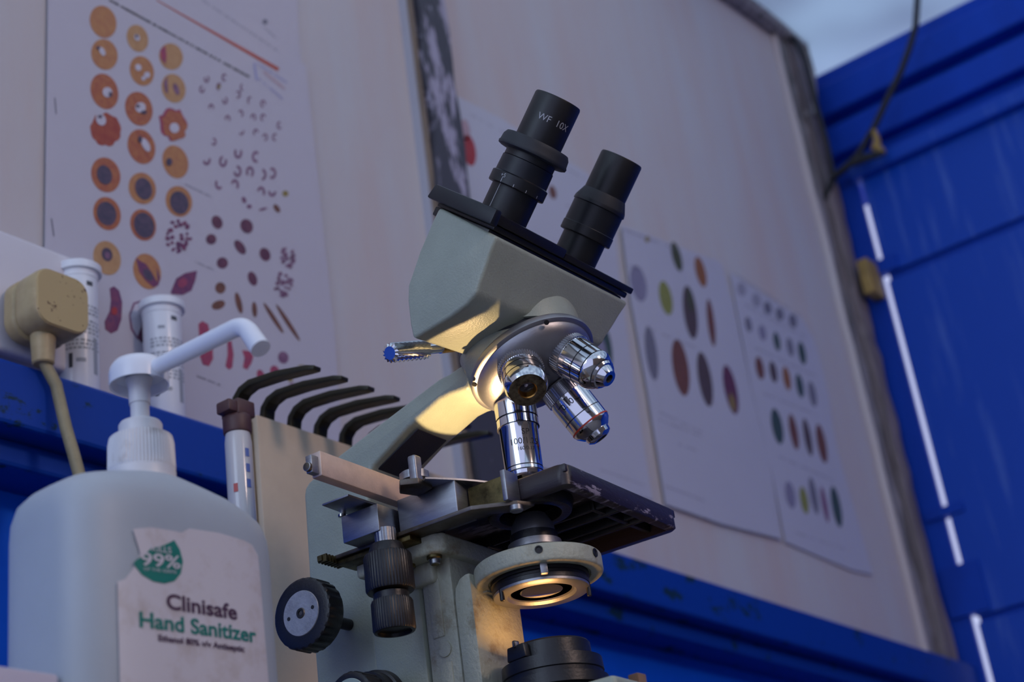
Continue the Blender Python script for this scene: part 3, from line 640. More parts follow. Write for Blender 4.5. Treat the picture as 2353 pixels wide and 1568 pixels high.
# ================================================================ the microscope
mic = thing('microscope', (MO.x, MO.y, DESK), 'ivory and black binocular laboratory microscope with four chrome objectives', 'microscope', TH)
DZ = V((0, 0, -DESK))
class MM(MB):
    def build(s, name, parent=mic, **k):
        bmesh.ops.translate(s.bm, vec=DZ, verts=s.bm.verts[:]); return MB.build(s, name, parent, **k)
    def sub(s, name, parent, **k): return s.build(name, parent, **k)
def yzp(px, py, x=-.02): return ml(px, py, 0, x)

# base
nc = ml(1412, 1560, 2, .834)
bw = .075
xl_, xr_ = nc.x, nc.x + .125
MM().box((nc.x, nc.y, DESK), (nc.x + .125, .15, .8365), 'enamel').build('base', bevel=.003, bseg=3)
# arm: side profile traced at the camera side and given the arm's width
HW = .0195
prof = [(722, 1568), (710, 1350), (697, 1140), (699, 1122), (708, 1108), (781, 1043), (880, 967), (1006, 871), (1030, 859), (1060, 838), (1085, 850), (1075, 893), (1030, 908), (1009, 919), (979, 946), (934, 985), (854, 1072), (846, 1120), (848, 1300), (862, 1568)]
P = [yzp(*q, x=-HW) for q in prof]
P[0].z = P[-1].z = .83
P[0].y = P[1].y; P[-1].y = P[-2].y
MM().prism(P, (2 * HW, 0, 0), 'enamel').build('arm', bevel=.0025, bseg=3)
# dark sticker on the sloping underside
a0 = yzp(979, 946, -HW); a1 = yzp(854, 1072, -HW); dv = (a1 - a0)
n_ = V((0, dv.z, -dv.y)).normalized()
if n_.z > 0: n_ = -n_
s0, s1 = a0 + dv * .26, a0 + dv * 1.0
b = MM().prism([V((-HW + .0055, s0.y, s0.z)) + n_ * .0001, V((HW - .0065, s0.y, s0.z)) + n_ * .0001, V((HW - .0065, s1.y, s1.z)) + n_ * .0001, V((-HW + .0055, s1.y, s1.z)) + n_ * .0001], n_ * .0006, 'sticker')
b.build('sticker')

# column blocks in front of the arm
def ybl(px, py, x): return ml(px, py, 0, x).y
CX = -.024
yA = P[-2].y - .0006
yB = ybl(985, 1568, CX) ; yC = ybl(1062, 1568, CX); yD = ybl(1106, 1568, CX)
MM().box((CX + .001, yB + .0007, .834), (-CX, yA, .928), 'enamel').build('focus_block', bevel=.0018)
b = MM().box((CX + .002, yC + .0006, .834), (-CX, yB - .0006, .935), 'enamel_worn')
b.build('stage_slide', bevel=.0015)
MM().lathe([(0, .0042), (.0012, .0042), (.0014, .003)], (CX + .0022, (yC + yB) / 2 - .001, .885), (-1, 0, 0), 'enamel_worn', 20).lathe([(0, .0012), (.0008, .0012)], (CX + .0008, yB + .006, .868), (-1, 0, 0), 'black_ink', 12).build('slide_boss')
b = MM().box((CX + .004, (yC + yB) / 2 - .0045, .834), (CX + .0012, (yC + yB) / 2 + .0035, .878), 'enamel_worn').box((CX + .004, (yC + yB) / 2 - .002, .892), (CX + .0012, (yC + yB) / 2 + .006, .924), 'enamel_worn')
b.build('slide_rib', bevel=.0008)
# condenser column
b = MM().prism([(CX + .001, yC - .0006, .834), (CX + .001, yC - .0006, .909), (CX + .001, yC - .0016, .915), (CX + .001, yC - .0050, .9195), (CX + .001, yC - .009, .921), (CX + .001, yD, .921), (CX + .001, yD, .834)], (-2 * CX - .002, 0, 0), 'enamel_worn')
b.build('condenser_column', bevel=.0010)

# flange carrying the stage, with screws
fz0, fz1 = .9335, .9445
b = MM().prism([(-.036, .041, fz0), (-.032, .036, fz0), (.03, .036, fz0), (.034, .041, fz0), (.034, .094, fz0), (-.036, .094, fz0)], (0, 0, fz1 - fz0), 'enamel_worn')
b.prism([(-.026, .050, .922), (.026, .050, .922), (.026, .09, .922), (-.026, .09, .922)], (0, 0, .012), 'enamel_worn')
b.build('stage_bracket', bevel=.002, bseg=3)
for x, y in ((-.030, .045), (-.030, .063)):
    MM().lathe([(0, .0042), (-.0018, .0042), (-.0024, .0036), (-.0024, .0028, 'steel'), (-.0048, .0028, 'steel'), (-.0052, .0022, 'steel')], (x, y, fz0 + .0004), (0, 0, 1), 'brass', 24).build('stage_screw')

# stage: black plate, open underneath with ribs, round hole
SZ = .960; SB = .948
c0 = ml(1285, 1068, 2, SZ); c1 = ml(1560, 1170, 2, SZ)
SX0, SY0, SX1, SY1 = c0.x, (c0.y + c1.y) / 2, c1.x, .092
def holed_plate(b, z0, z1, r, m, x0=SX0, x1=SX1, y0=SY0, y1=SY1, n=48):
    def sq(a):
        c, s_ = math.cos(a), math.sin(a); t = 1e9
        if c > 1e-9: t = min(t, x1 / c)
        if c < -1e-9: t = min(t, x0 / c)
        if s_ > 1e-9: t = min(t, y1 / s_)
        if s_ < -1e-9: t = min(t, y0 / s_)
        return V((c * t, s_ * t, 0))
    angs = sorted([2 * math.pi * i / n - math.pi for i in range(n)] + [math.atan2(y, x) for x in (x0, x1) for y in (y0, y1)])
    out_ = [sq(a) for a in angs]; inn = [V((r * math.cos(a), r * math.sin(a), 0)) for a in angs]; N = len(angs)
    up = V((0, 0, 1)); k = b.mi(m); bm = b.bm
    vs = [[bm.verts.new(p + up * z) for p in ring] for ring, z in ((out_, z1), (inn, z1), (inn, z0), (out_, z0))]
    for j in range(4):
        for i in range(N):
            b._face((vs[j][i], vs[j][(i + 1) % N], vs[(j + 1) % 4][(i + 1) % N], vs[(j + 1) % 4][i]), k)
b = MM(); holed_plate(b, .9555, SZ, .0165, 'stage')
b.build('stage_plate', bevel=.0006)
# skirt all round the plate edge
b = MM(); w_ = .0055
corner = .006
def skirt(x0, x1, y0, y1, z0, z1, w, r, m):
    def rr(x0, x1, y0, y1, r, z):
        o = []
        for cx_, cy_, a0 in ((x1 - r, y1 - r, 0), (x0 + r, y1 - r, 90), (x0 + r, y0 + r, 180), (x1 - r, y0 + r, 270)):
            for i in range(7): a = R(a0 + 15 * i); o.append(V((cx_ + r * math.cos(a), cy_ + r * math.sin(a), z)))
        return o
    bb = b; A_ = rr(x0, x1, y0, y1, r, z1 - .0012); A2 = rr(x0 + .0012, x1 - .0012, y0 + .0012, y1 - .0012, r, z1); B_ = rr(x0, x1, y0, y1, r, z0 + .0008); B2 = rr(x0 + .0008, x1 - .0008, y0 + .0008, y1 - .0008, r, z0); C_ = rr(x0 + w, x1 - w, y0 + w, y1 - w, max(r - w, .001), z0); D_ = rr(x0 + w, x1 - w, y0 + w, y1 - w, max(r - w, .001), z1 - .003)
    bb.hull([D_, C_, B2, B_, A_, A2], m, caps=False)
skirt(SX0 - .0008, SX1 + .0008, SY0 - .0008, SY1 + .0008, SB, SZ + .0004, w_, corner, 'stage')
b.build('stage_rim', ang=50)
b = MM()
for x in (SX0 + .030, SX0 + .064, SX0 + .090):
    if abs(x) > .02: b.box((x - .0015, SY0 + .005, .9495), (x + .0015, SY1 - .004, .9557), 'stage_under')
for x in (.026, SX1 - .035): b.box((x, SY0 + .005, .9505), (x + .002, SY1 - .004, .9557), 'stage_under')
for y in (SY0 + .016, .024, .045, .066): 
    b.box((.024, y - .0014, .9500), (SX1 - .005, y + .0014, .9557), 'stage_under')
b.lathe([(.9557, .0170), (.9490, .0170), (.9490, .0225), (.9557, .0245)], (0, 0, 0), (0, 0, 1), 'stage_under', 48)
b.build('stage_ribs', bevel=.0005)

# mechanical stage blocks along the camera side
def bx(name, x0, x1, pxs, m, bev=.0007, x=None):
    """box whose camera-side face at x0 spans the two picture corners"""
    a = ml(*pxs[0], 0, x0); c = ml(*pxs[1], 0, x0)
    return MM().box((x0, min(a.y, c.y), min(a.z, c.z)), (x1, max(a.y, c.y), max(a.z, c.z)), m).build(name, bevel=bev)
bx('rack_housing', -.060, -.030, ((783, 1188), (872, 1219)), 'steel')
bx('guide_block', -.045, -.0275, ((911, 1150), (1053, 1181)), 'steel')
p = ml(1053, 1181, 0, -.045)
MM().box((-.0345, SY0 + .032, p.z + .0005), (-.0272, p.y - .0005, p.z + .0165), 'brass').build('guide_spacer', bevel=.0006)
MM().box((-.0400, SY0 + .0285, p.z + .0002), (SX0 - .0012, SY0 + .0315, p.z + .0172), 'steel').build('guide_stop', bevel=.0005)
q = ml(785, 1255, 0, -.047)
MM().prism([(-.048, q.y + .006, .9436), (-.048, .006, .9436), (-.034, -.014, .9436), (-.024, -.018, .9436), (-.022, -.008, .9436), (-.034, .004, .9436), (-.036, q.y + .006, .9436)], (0, 0, .0024), 'steel_d').build('slide_plate', bevel=.0005)
MM().box((-.046, .048, .9405), (-.030, q.y + .005, .9434), 'brass').build('gear_rack', bevel=.0004)
b = MM()
for i in range(7): b.box((-.056 + i * .0026, q.y + .004, .9415), (-.0548 + i * .0026, q.y + .010, .9455), 'brass')
b.box((-.057, q.y + .0065, .942), (-.038, q.y + .0095, .945), 'brass'); b.build('rack_teeth')
MM().lathe([(0, .0036), (.0025, .0036), (.003, .003), (.003, .001)], (-.033, -.012, .9434), (0, 0, -1), 'steel', 20).build('plate_screw')
# cross rail
YB = .055
a = ml(735, 1036, 1, YB); c = ml(734, 1090, 1, YB); d = ml(930, 1102, 1, YB)
BX0, BZ1, BZ0 = a.x, (a.z + d.z) / 2 - .0005, (a.z + d.z) / 2 - .0142
MM().box((BX0, YB, BZ0), (SX1 - .02, YB + .0065, BZ1), 'bar').build('cross_rail', bevel=.0006)
MM().box((BX0 - .0055, YB + .0015, BZ0 + .001), (BX0 + .002, YB + .0055, BZ1 - .003), 'steel').lathe([(0, .0025), (.002, .0025)], (BX0 - .0055, YB + .0035, BZ0 + .004), (-1, 0, 0), 'steel_d', 16).build('rail_end', bevel=.0004)
# slotted stop plate sticking out under the rail
sl = [ml(px, py, 2, .9625) for px, py in ((740, 1163), (800, 1140), (880, 1137), (838, 1152), (778, 1177))]
t0, t1, t2, t3 = [V((p_.x, p_.y, .9625)) for p_ in (sl[0], sl[1], V((-.045, sl[1].y - .002, 0)), V((-.045, sl[4].y - .004, 0)))]
t4 = V((sl[4].x, sl[4].y, .9625))
MM().prism([t0, t1, V((-.044, t1.y, .9625)), V((-.044, t4.y, .9625)), t4], (0, 0, .0012), 'steel').build('stop_plate', bevel=.0003)
MM().lathe([(0, .0022), (-.0014, .0022), (-.0016, .0016)], ((t0 + t4) / 2 + V((.012, .002, 0)), )[0:1][0], (0, 0, 1), 'chrome', 16).build('stop_screw')
# slide clip: pivot disc, pin and curved finger
pv = ml(958, 1106, 2, .9665)
MM().lathe([(0, .0080), (.0042, .0080, None, 1), (.0048, .0070)], (pv.x + .0045, pv.y + .0045, .9690), (0, 0, 1), 'steel', 48, rib=(4, .0003)).build('clip_pivot')
MM().box((pv.x - .0034, pv.y - .0026, .9645), (pv.x + .0030, pv.y + .0026, .9805), 'steel').build('clip_pin', bevel=.0012, bseg=3)
MM().prism([V((pv.x - .010, pv.y + .004, .9630)), V((pv.x - .004, pv.y - .004, .9630)), V((pv.x + .008, pv.y - .004, .9630)), V((pv.x + .012, pv.y + .008, .9630)), V((pv.x, pv.y + .012, .9630))], (0, 0, .0034), 'steel_d').build('clip_base', bevel=.0006)
b = MM(); rows = []
for i in range(15):
    t = i / 14; a = V((pv.x + .002, pv.y - .001, .9650)).lerp(V((.004, -.006, .9612)), t); bow = math.sin(t * math.pi) * .004
    wd_ = .0055 * (1 - t) + .0018
    a = a + V((-bow * .8, -bow * .5, bow * .10)); sd = V((.55, .83, 0)).normalized() * wd_
    rows.append([a - sd, a + sd, a + sd + V((0, 0, .0010)), a - sd + V((0, 0, .0010))])
b.hull(rows, 'steel'); b.build('clip_finger')

# hanging coaxial stage knobs
KX, KY = -.0535, .0585
b = MM().lathe([(.9475, .0058), (.936, .0058, None, 1), (.936, .005)], (KX, KY, 0), (0, 0, 1), 'steel', 64, rib=(4, .0006)); b.build('knob_shaft')
def knob(z1, z0, r, name, hollow=False):
    pr = [(z1, r * .80), (z1 - .0002, r * .93), (z1 - .0014, r * .985, None, 1), (z0 + .0014, r, None, 1), (z0 + .0002, r * .94), (z0, r * .84)]
    if hollow: pr += [(z0, r * .80), (z0 + .002, r * .78), (z0 + .002, r * .1)]
    return MM().lathe(pr, (KX, KY, 0), (0, 0, 1), 'blackp', 192, rib=(4, .00045)).build(name, ang=40)
MM().lathe([(.9390, .0085), (.9330, .0105), (.9325, .0105)], (KX, KY, 0), (0, 0, 1), 'blackp', 48).build('knob_collar')
knob(.9335, .9130, .0130, 'stage_knob')
MM().lathe([(.912, .0095), (.9055, .0095)], (KX, KY, 0), (0, 0, 1), 'blackp', 48).build('knob_neck')
knob(.9085, .8915, .0113, 'stage_knob', True)

# focus knobs on the side
def side_knob(px, py, x0, segs, name, disc, discm='alu_l', teeth=True, seg=192):
    c_ = ml(px, py, 0, x0)
    pr = [(0, disc), (0, segs[0][1] * .93)] + segs
    o = MM().lathe(pr, (x0, c_.y, c_.z), (1, 0, 0), 'blackp', seg, rib=(8, .0006)).build(name, ang=40)
    b2 = MM().lathe([(.0002, .0005), (-.0004, .0005), (-.0004, disc * .97), (.0002, disc)], (x0, c_.y, c_.z), (1, 0, 0), discm, 48)
    if discm == 'alu_l':
        b2.lathe([(-.0004, .0030, 'steel_d'), (-.0010, .0026, 'steel_d'), (-.0010, .0014, 'black_ink'), (-.0002, .0012, 'black_ink')], (x0, c_.y, c_.z), (1, 0, 0), 'steel_d', 20)
        for s_ in (-1, 1): b2.lathe([(-.00045, .0011), (-.0006, .0011)], (x0, c_.y + s_ * .0085, c_.z - s_ * .001), (1, 0, 0), 'black_ink', 14)
    MM.build(b2, 'knob_disc', o)
    b2 = bpy.data.objects[-1] if False else None
    return o, c_
o_, kc = side_knob(692, 1410, -.060, [(.0006, .0192), (.0018, .0198, None, 1), (.0115, .0198, None, 1), (.0125, .0190), (.0125, .0032), (.040, .0032)], 'coarse_focus_knob', .0125)
o_, kc2 = side_knob(803, 1610, -.060, [(.0006, .0150), (.0015, .0156, None, 1), (.013, .0156, None, 1), (.013, .0165), (.019, .0172), (.0195, .0185), (.024, .019), (.0245, .0150), (.037, .0150)], 'fine_focus_knob', .0118, 'tealcap')  if False else (None, None)
M['tealcap'] = mat('pale green cap', (.40, .50, .44), .4)
o_, kc2 = side_knob(803, 1612, -.060, [(.0006, .0150), (.0015, .0156, None, 1), (.013, .0156, None, 1), (.0131, .0168), (.019, .0172), (.0195, .0185), (.024, .019), (.0245, .0150), (.037, .0150)], 'fine_focus_knob', .0118, 'tealcap')

# condenser
b = MM()
b.lathe([(.9225, .001), (.9225, .033), (.9215, .0343), (.9135, .0343), (.9125, .0335), (.9125, .0275), (.9140, .0270), (.9140, .001)], (0, 0, 0), (0, 0, 1), 'enamel_worn', 72)
b.box((-.012, .026, .9115), (.012, yD + .004, .921), 'enamel_worn')
b.build('condenser_holder', bevel=.0006)
an = math.atan2(-.56, -.83)
for aa, r_ in ((R(-146), .0021), (R(-86), .0024)):
    dd = V((math.cos(aa), math.sin(aa), 0)); MM().lathe([(0, r_), (.0005, r_), (.0005, r_ * .7), (-.0005, r_ * .5)], V((0, 0, .9185)) + dd * .0343, dd, 'black_ink', 16).build('set_screw')
b = MM().lathe([(.9145, .0250), (.9135, .0258), (.9132, .0264), (.9112, .0264), (.9108, .0252), (.9095, .0252), (.9090, .0260), (.9068, .0260)], (0, 0, 0), (0, 0, 1), 'blackp', 72); b.build('diaphragm_ring')
aa = R(-143); dd = V((math.cos(aa), math.sin(aa), 0)); tt_ = V((-dd.y, dd.x, 0)); cc = V((0, 0, .9110)) + dd * .0262
MM().prism([cc - tt_ * .0020 + V((0, 0, -.004)), cc + tt_ * .0020 + V((0, 0, -.004)), cc + tt_ * .0020 + V((0, 0, .004)), cc - tt_ * .0020 + V((0, 0, .004))], dd * .004, 'alu').build('diaphragm_lever', bevel=.0006)
MM().lathe([(.9068, .0256), (.9053, .0256), (.9048, .0246), (.9048, .0185), (.9063, .0175), (.9063, .0165), (.9078, .0160)], (0, 0, 0), (0, 0, 1), 'alu', 72).build('filter_ring')
MM().lathe([(.9075, .0165), (.9066, .010), (.9061, .0008)], (0, 0, 0), (0, 0, 1), 'lens', 48).build('condenser_lens')
for aa in (R(155), R(-60)):
    dd = V((math.cos(aa), math.sin(aa), 0)); MM().lathe([(0, .0013), (-.006, .0013), (-.0063, .0009)], V((0, 0, .9065)) + dd * .0248, (0, 0, 1), 'blackp', 12).build('filter_pin')
b = MM().lathe([(.9225, .0165, 'blackp'), (.9285, .0165, 'blackp'), (.9290, .0150, 'alu'), (.9330, .0145, 'alu'), (.9335, .0130, 'blackp'), (.9380, .0128, 'blackp'), (.9384, .0120, 'alu'), (.9430, .0115, 'alu'), (.9490, .0080, 'alu'), (.9530, .0062, 'chrome'), (.9532, .001, 'lens')], (0, 0, 0), (0, 0, 1), 'blackp', 56)
b.build('condenser_top')

# illuminator on the base
ILZ = .8765
b = MM().lathe([(.832, .030), (.838, .030), (.838, .0268), (.8420, .0268), (.8425, .0285), (.8480, .0285), (.8485, .0262), (.8510, .0262), (.8515, .0285), (.8570, .0283), (.8575, .0258), (.8600, .0258), (.8605, .0266), (.8670, .0262), (.8675, .0215), (.8755, .0212), (ILZ, .0204), (ILZ, .0165), (.8730, .0160), (.8730, .001, 'lens')], (0, 0, 0), (0, 0, 1), 'blackp', 72)
b.build('illuminator', ang=30)
aa = R(168); dd = V((math.cos(aa), math.sin(aa), 0)); tt_ = V((-dd.y, dd.x, 0)); cc = V((0, 0, .8675)) + dd * .0215
b = MM().prism([cc - tt_ * .007, cc + tt_ * .007, cc + tt_ * .006 + V((0, 0, .0075)), cc - tt_ * .006 + V((0, 0, .0075))], dd * .004, 'blackp')
b.prism([cc - tt_ * .001 + dd * .001 + V((0, 0, .006)), cc + tt_ * .001 + dd * .001 + V((0, 0, .006)), cc + tt_ * .001 + dd * .001 + V((0, 0, .010)), cc - tt_ * .001 + dd * .001 + V((0, 0, .010))], dd * .004, 'alu').build('clamp_lug', bevel=.0008)

# nosepiece turret and objectives
TT = R(22); QZ = 1.072; QL = .056
nA = V((0, -math.sin(TT), -math.cos(TT))); uA = V((0, math.cos(TT), -math.sin(TT))); xA = V((1, 0, 0)); Q = V((0, 0, QZ))
pc = Q + nA * (QL * math.cos(TT))
# fixed housing under the head: joins a level ring above to the tilted turret below
RC = V((0, -.008, 1.0445)); RR = .0345
rimc = pc - nA * .0135
def ringpts(c, n, r, N=64, ref=V((1, 0, 0))):
    u = (ref - n * ref.dot(n)).normalized(); v = n.cross(u)
    return [c + (u * math.cos(2 * math.pi * i / N) + v * math.sin(2 * math.pi * i / N)) * r for i in range(N)]
up_ = V((0, 0, -1))
b = MM().hull([ringpts(RC, up_, RR * .97), ringpts(RC - V((0, 0, .001)), up_, RR * .985), ringpts(RC.lerp(rimc, .5) + V((0, .001, 0)), (up_ + nA).normalized(), .0345), ringpts(rimc - nA * .0012, nA, .0355)], 'enamel')
b.build('nosepiece_housing', ang=60)
MM().lathe([(-.0012, .034), (-.0008, .0368), (.0002, .0374), (.0030, .0374), (.0036, .0366), (.0040, .0352)], rimc, nA, 'alu', 96).build('turret_rim')
MM().lathe([(.0038, .0350), (.0060, .0345), (.0095, .0318), (.0125, .0270), (.0140, .0200), (.0143, .001)], rimc, nA, 'alu', 96).build('turret', ang=60)
MM().lathe([(.0139, .0050), (.0150, .0048), (.0150, .0012, 'alu'), (.0146, .0011, 'black_ink')], rimc, nA, 'alu', 32).build('turret_screw')
for ph in (48, 138, 228, 318):
    b = MM(); a = R(ph); rdir = uA * math.cos(a) - xA * math.sin(a); b.lathe([(.0072, .0014), (.0080, .0014), (.0080, .0003)], rimc + rdir * .0325, (nA + rdir * .9).normalized(), 'black_ink', 14); b.build('screw_hole')

def objective(ph, prof, name, txt=None, ring=None, extra=None):
    d = (nA * math.cos(TT) + math.sin(TT) * (uA * math.cos(R(ph)) - xA * math.sin(R(ph)))).normalized()
    o = Q + d * (QL - .003)
    part = MM().lathe(prof, o, d, 'chrome', 216, rib=(4, .0006)).build(name, ang=30)
    if ring: MM().lathe([(ring[0], ring[1]), (ring[0] + .0001, ring[1] + .00012), (ring[0] + .0009, ring[1] + .00012), (ring[0] + .001, ring[1])], o, d, ring[2], 96).build('colour_ring', part)
    # direction towards the camera for lettering
    tocam = (CAM - (MO + MA * o.x + MB_ * o.y + V((0, 0, o.z)))); tocam = V((tocam.dot(MA), tocam.dot(MB_), tocam.z)); tocam = (tocam - d * tocam.dot(d)).normalized()
    sd = d.cross(tocam)
    for body, t, size, off_, key in (txt or []):
        def pl(x, y, t=t, off_=off_):
            r_ = extra + .0001; a = (x + off_) / r_
            return o + d * (t - y) + (tocam * math.cos(a) - sd * math.sin(a)) * r_ + DZ
        text_mesh(body, size, key, pl, 'lettering', part)
    return part
G = 'chrome_dark'
objective(0, [(0, .0110), (.0035, .0110), (.0036, .0118), (.0130, .0118), (.0131, .0113, G), (.0138, .0113, G), (.0139, .0117), (.0180, .0117), (.0181, .0119), (.0186, .0119), (.0187, .0111, G), (.0193, .0111), (.0205, .0108), (.0430, .0106), (.0431, .0103, G), (.0436, .0103, G), (.0437, .0106), (.0455, .0106), (.0456, .0103, G), (.0461, .0103, G), (.0462, .0105), (.0482, .0102), (.0492, .0094), (.0500, .0060), (.0510, .0042), (.0511, .001, 'lens')],
          'objective', [('SP', .0248, .0050, .0038, 'black_ink'), ('100/1.25', .0302, .0050, .0026, 'black_ink'), ('160/0.17', .0345, .0030, .0030, 'black_ink')], extra=.0107)
objective(90, [(0, .0118), (.0010, .0126), (.0012, .0128, 'knurl', 1), (.0068, .0128, 'knurl', 1), (.0070, .0120), (.0105, .0118), (.0106, .0114, G), (.0112, .0114, G), (.0113, .0119), (.0160, .0119), (.0161, .0115, G), (.0167, .0115, G), (.0168, .0119), (.0205, .0119), (.0235, .0105), (.0240, .0103), (.0241, .0052, 'soot'), (.0236, .0047, 'gold'), (.0200, .0042, 'gold'), (.0195, .001, 'lens')], 'objective')
objective(180, [(0, .0120), (.0010, .0128), (.0012, .0130, 'knurl', 1), (.0068, .0130, 'knurl', 1), (.0070, .0122), (.0160, .0118), (.0161, .0115, G), (.0166, .0115, G), (.0167, .0117), (.0230, .0115), (.0231, .0111, G), (.0236, .0111, G), (.0237, .0115), (.0250, .0112), (.0290, .0085), (.0291, .0083, G), (.0297, .0083, G), (.0298, .0085), (.0310, .0076), (.0312, .0066), (.0340, .0052), (.0350, .0045), (.0351, .0024), (.0335, .0018, 'black_ink'), (.0330, .0005, 'black_ink')], 'objective', ring=None)
objective(270, [(0, .0115), (.0010, .0123), (.0012, .0125, 'knurl', 1), (.0085, .0125, 'knurl', 1), (.0087, .0117), (.0100, .0116), (.0101, .0120), (.0220, .0119), (.0221, .0117, G), (.0225, .0117, G), (.0226, .0119), (.0288, .0118), (.0300, .0117), (.0315, .0112), (.0345, .0085), (.0350, .0074), (.0352, .0078), (.0375, .0074), (.0390, .0052), (.0391, .0040), (.0385, .0035, 'lens'), (.0385, .0005, 'lens')], 'objective', [('0.10', .0140, .0050, -.003, 'black_ink')], ring=(.0285, .0119, 'red_ink'), extra=.0120)

# dovetail ring, clamp screw
MM().lathe([(1.0440, .0330), (1.0440, .0338), (1.0490, .0338), (1.0490, .033)], (0, -.008, 0), (0, 0, 1), 'blackp', 72).build('dovetail_ring')
s0 = ml(1050, 797, 0, -.022); s1 = ml(893, 812, 0, -.075)
s1 = V((-.075, s0.y + (ml(893, 812, 1, s0.y).y - s0.y), 0)); s1 = ml(893, 812, 1, s0.y + .004)
dd = (s1 - s0); Ls = dd.length; dd.normalize()
b = MM().lathe([(-.006, .0028, 'brass'), (Ls * .26, .0030, 'brass'), (Ls * .26, .0027, 'chrome'), (Ls * .47, .0027), (Ls * .475, .0036), (Ls * .50, .0042)], s0, dd, 'chrome', 32); b.build('clamp_screw')
# diamond knurled head
b = MM(); kr = .0050; N = 28; K = 16; t0_, t1_ = Ls * .49, Ls * .97; u = dd.orthogonal().normalized(); v = dd.cross(u); rows = []
rows.append([s0 + dd * (t0_ - .0004) + (u * math.cos(2 * math.pi * i / N) + v * math.sin(2 * math.pi * i / N)) * kr * .86 for i in range(N)])
for j in range(K + 1):
    row = []
    for i in range(N):
        q = kr + (.0005 if (i + j) % 2 else -.0004); a = 2 * math.pi * i / N
        row.append(s0 + dd * (t0_ + (t1_ - t0_) * j / K) + (u * math.cos(a) + v * math.sin(a)) * q)
    rows.append(row)
rows.append([s0 + dd * (t1_ + .0010) + (u * math.cos(2 * math.pi * i / N) + v * math.sin(2 * math.pi * i / N)) * kr * .72 for i in range(N)])
b.hull(rows, 'chrome'); b.build('knurled_head', bpy.data.objects['clamp_screw'], ang=15)

# head body: side profile at the camera side, tapering to the far side
EL = R(48); EV = V((0, -math.cos(EL), math.sin(EL))); TV = V((0, math.sin(EL), math.cos(EL)))
XH = -.0725
F1 = ml(1142, 487, 0, XH); Fr = ml(1457, 655, 2, F1.z)
XV = (Fr - F1); WH = XV.length; XV.normalize(); YVh = V((-XV.y, XV.x, 0))
EV = (-YVh * math.cos(EL) + V((0, 0, math.sin(EL)))).normalized(); TV = (YVh * math.sin(EL) + V((0, 0, math.cos(EL)))).normalized()
hp = [(1138, 541), (1122, 580), (1112, 612), (1098, 650), (1092, 672), (1070, 698), (1030, 728), (985, 755), (952, 774), (945, 778), (938, 745), (932, 690), (933, 655), (960, 575), (990, 505), (1005, 474)]
Ps = [ml(px, py, 0, XH) for px, py in hp]
far = []
for p_ in Ps:
    t_ = max(0, min(1, (1.080 - p_.z) / .045)); q_ = p_ + XV * (WH - .003 - .012 * t_); q_.z += .008 * t_; far.append(q_)
b = MM(); b.hull([[p_ + XV * .001 for p_ in Ps], far], 'enamel')
b.build('head_body', bevel=.0022, bseg=3)
# rounded boss over the dovetail
MM().lathe([(1.0490, .0325), (1.0490, .0342), (1.0600, .0335), (1.0760, .0300), (1.0790, .027)], (0, -.0105, 0), (0, 0, 1), 'enamel', 72).build('head_boss', ang=50)
# eyepiece slide plates
def hpt(x, t, e): return F1 + XV * x + TV * t + EV * e
def plate(x0, x1, t0, t1, e0, e1, m, name, bev=.0008):
    pts = [hpt(x, t, e0) for x, t in ((x0, t0), (x1, t0), (x1, t1), (x0, t1))]
    return MM().prism(pts, EV * (e1 - e0), m).build(name, bevel=bev)
plate(.0015, WH - .004, .0010, .046, -.0150, -.0098, 'blackw', 'base_plate')
plate(.003, WH - .002, -.0002, .047, -.0096, -.0062, 'blackw', 'slide_plate_lower')
plate(-.001, WH * .475, -.002, .049, -.0060, -.0004, 'blackw', 'slide_plate_left', .0010)
plate(WH * .480, WH, -.0015, .047, -.0060, -.0022, 'blackw', 'slide_plate_right', .0008)
b = MM(); b.hull([[hpt(x, t, -.0075) for x, t in ((-.004, -.003), (.002, -.003), (.002, .050), (-.004, .050))], [hpt(x, t, .0012) for x, t in ((-.003, -.002), (.002, -.002), (.002, .049), (-.003, .049))]], 'blacks'); b.build('slide_plate_end', bevel=.0010)
TE = .0215
def hax(px, py):   # picture point -> (distance across, height along the eyepiece axis)
    o_ = MO + MA * F1.x + MB_ * F1.y + V((0, 0, F1.z)); W = lambda q: MA * q.x + MB_ * q.y + V((0, 0, q.z))
    n = W(TV); o_ = o_ + n * TE; d = ray(px, py); P_ = CAM + d * ((o_ - CAM).dot(n) / d.dot(n)); v = P_ - o_
    return v.dot(W(XV)), v.dot(W(EV))
def eye_axis(marks):
    hs = [hax(*q) for q in marks]; sx = sum(h[0] for h in hs) / len(hs); return hpt(sx, TE, 0), [h[1] for h in hs]
oL, hL = eye_axis(((1183, 439), (1192, 412), (1221, 361), (1240, 331), (1286, 232)))
eL = MM().lathe([(-.002, .0137), (hL[0], .0137), (hL[0] + .0001, .0162), (hL[0] + .0005, .0165), (hL[1] - .0004, .0165), (hL[1], .0160), (hL[1] + .0004, .0153, 'blacks'), (hL[2] - .0045, .0151, 'blacks'), (hL[2] - .004, .0146), (hL[2], .0146)], oL, EV, 'blackt', 128).build('eyepiece_tube', ang=30)
a_ = hL[2] - .0005; c_ = hL[3] - hL[2]
MM().lathe([(a_, .0140), (a_ + .0003, .0190), (a_ + .0008, .0202), (a_ + .0020, .0205), (a_ + .0028, .0200), (a_ + c_ * .75, .0196), (a_ + c_, .0184), (a_ + c_ + .0004, .0140)], oL, EV, 'rubber', 96).build('rubber_ring', eL, ang=50)
bL = MM().lathe([(hL[3] - .001, .0135), (hL[4] - .0010, .0135), (hL[4], .0131), (hL[4] + .0001, .0115), (hL[4] - .002, .0105, 'lens'), (hL[4] - .002, .001, 'lens')], oL, EV, 'blackt', 96).build('eyepiece_barrel', eL)
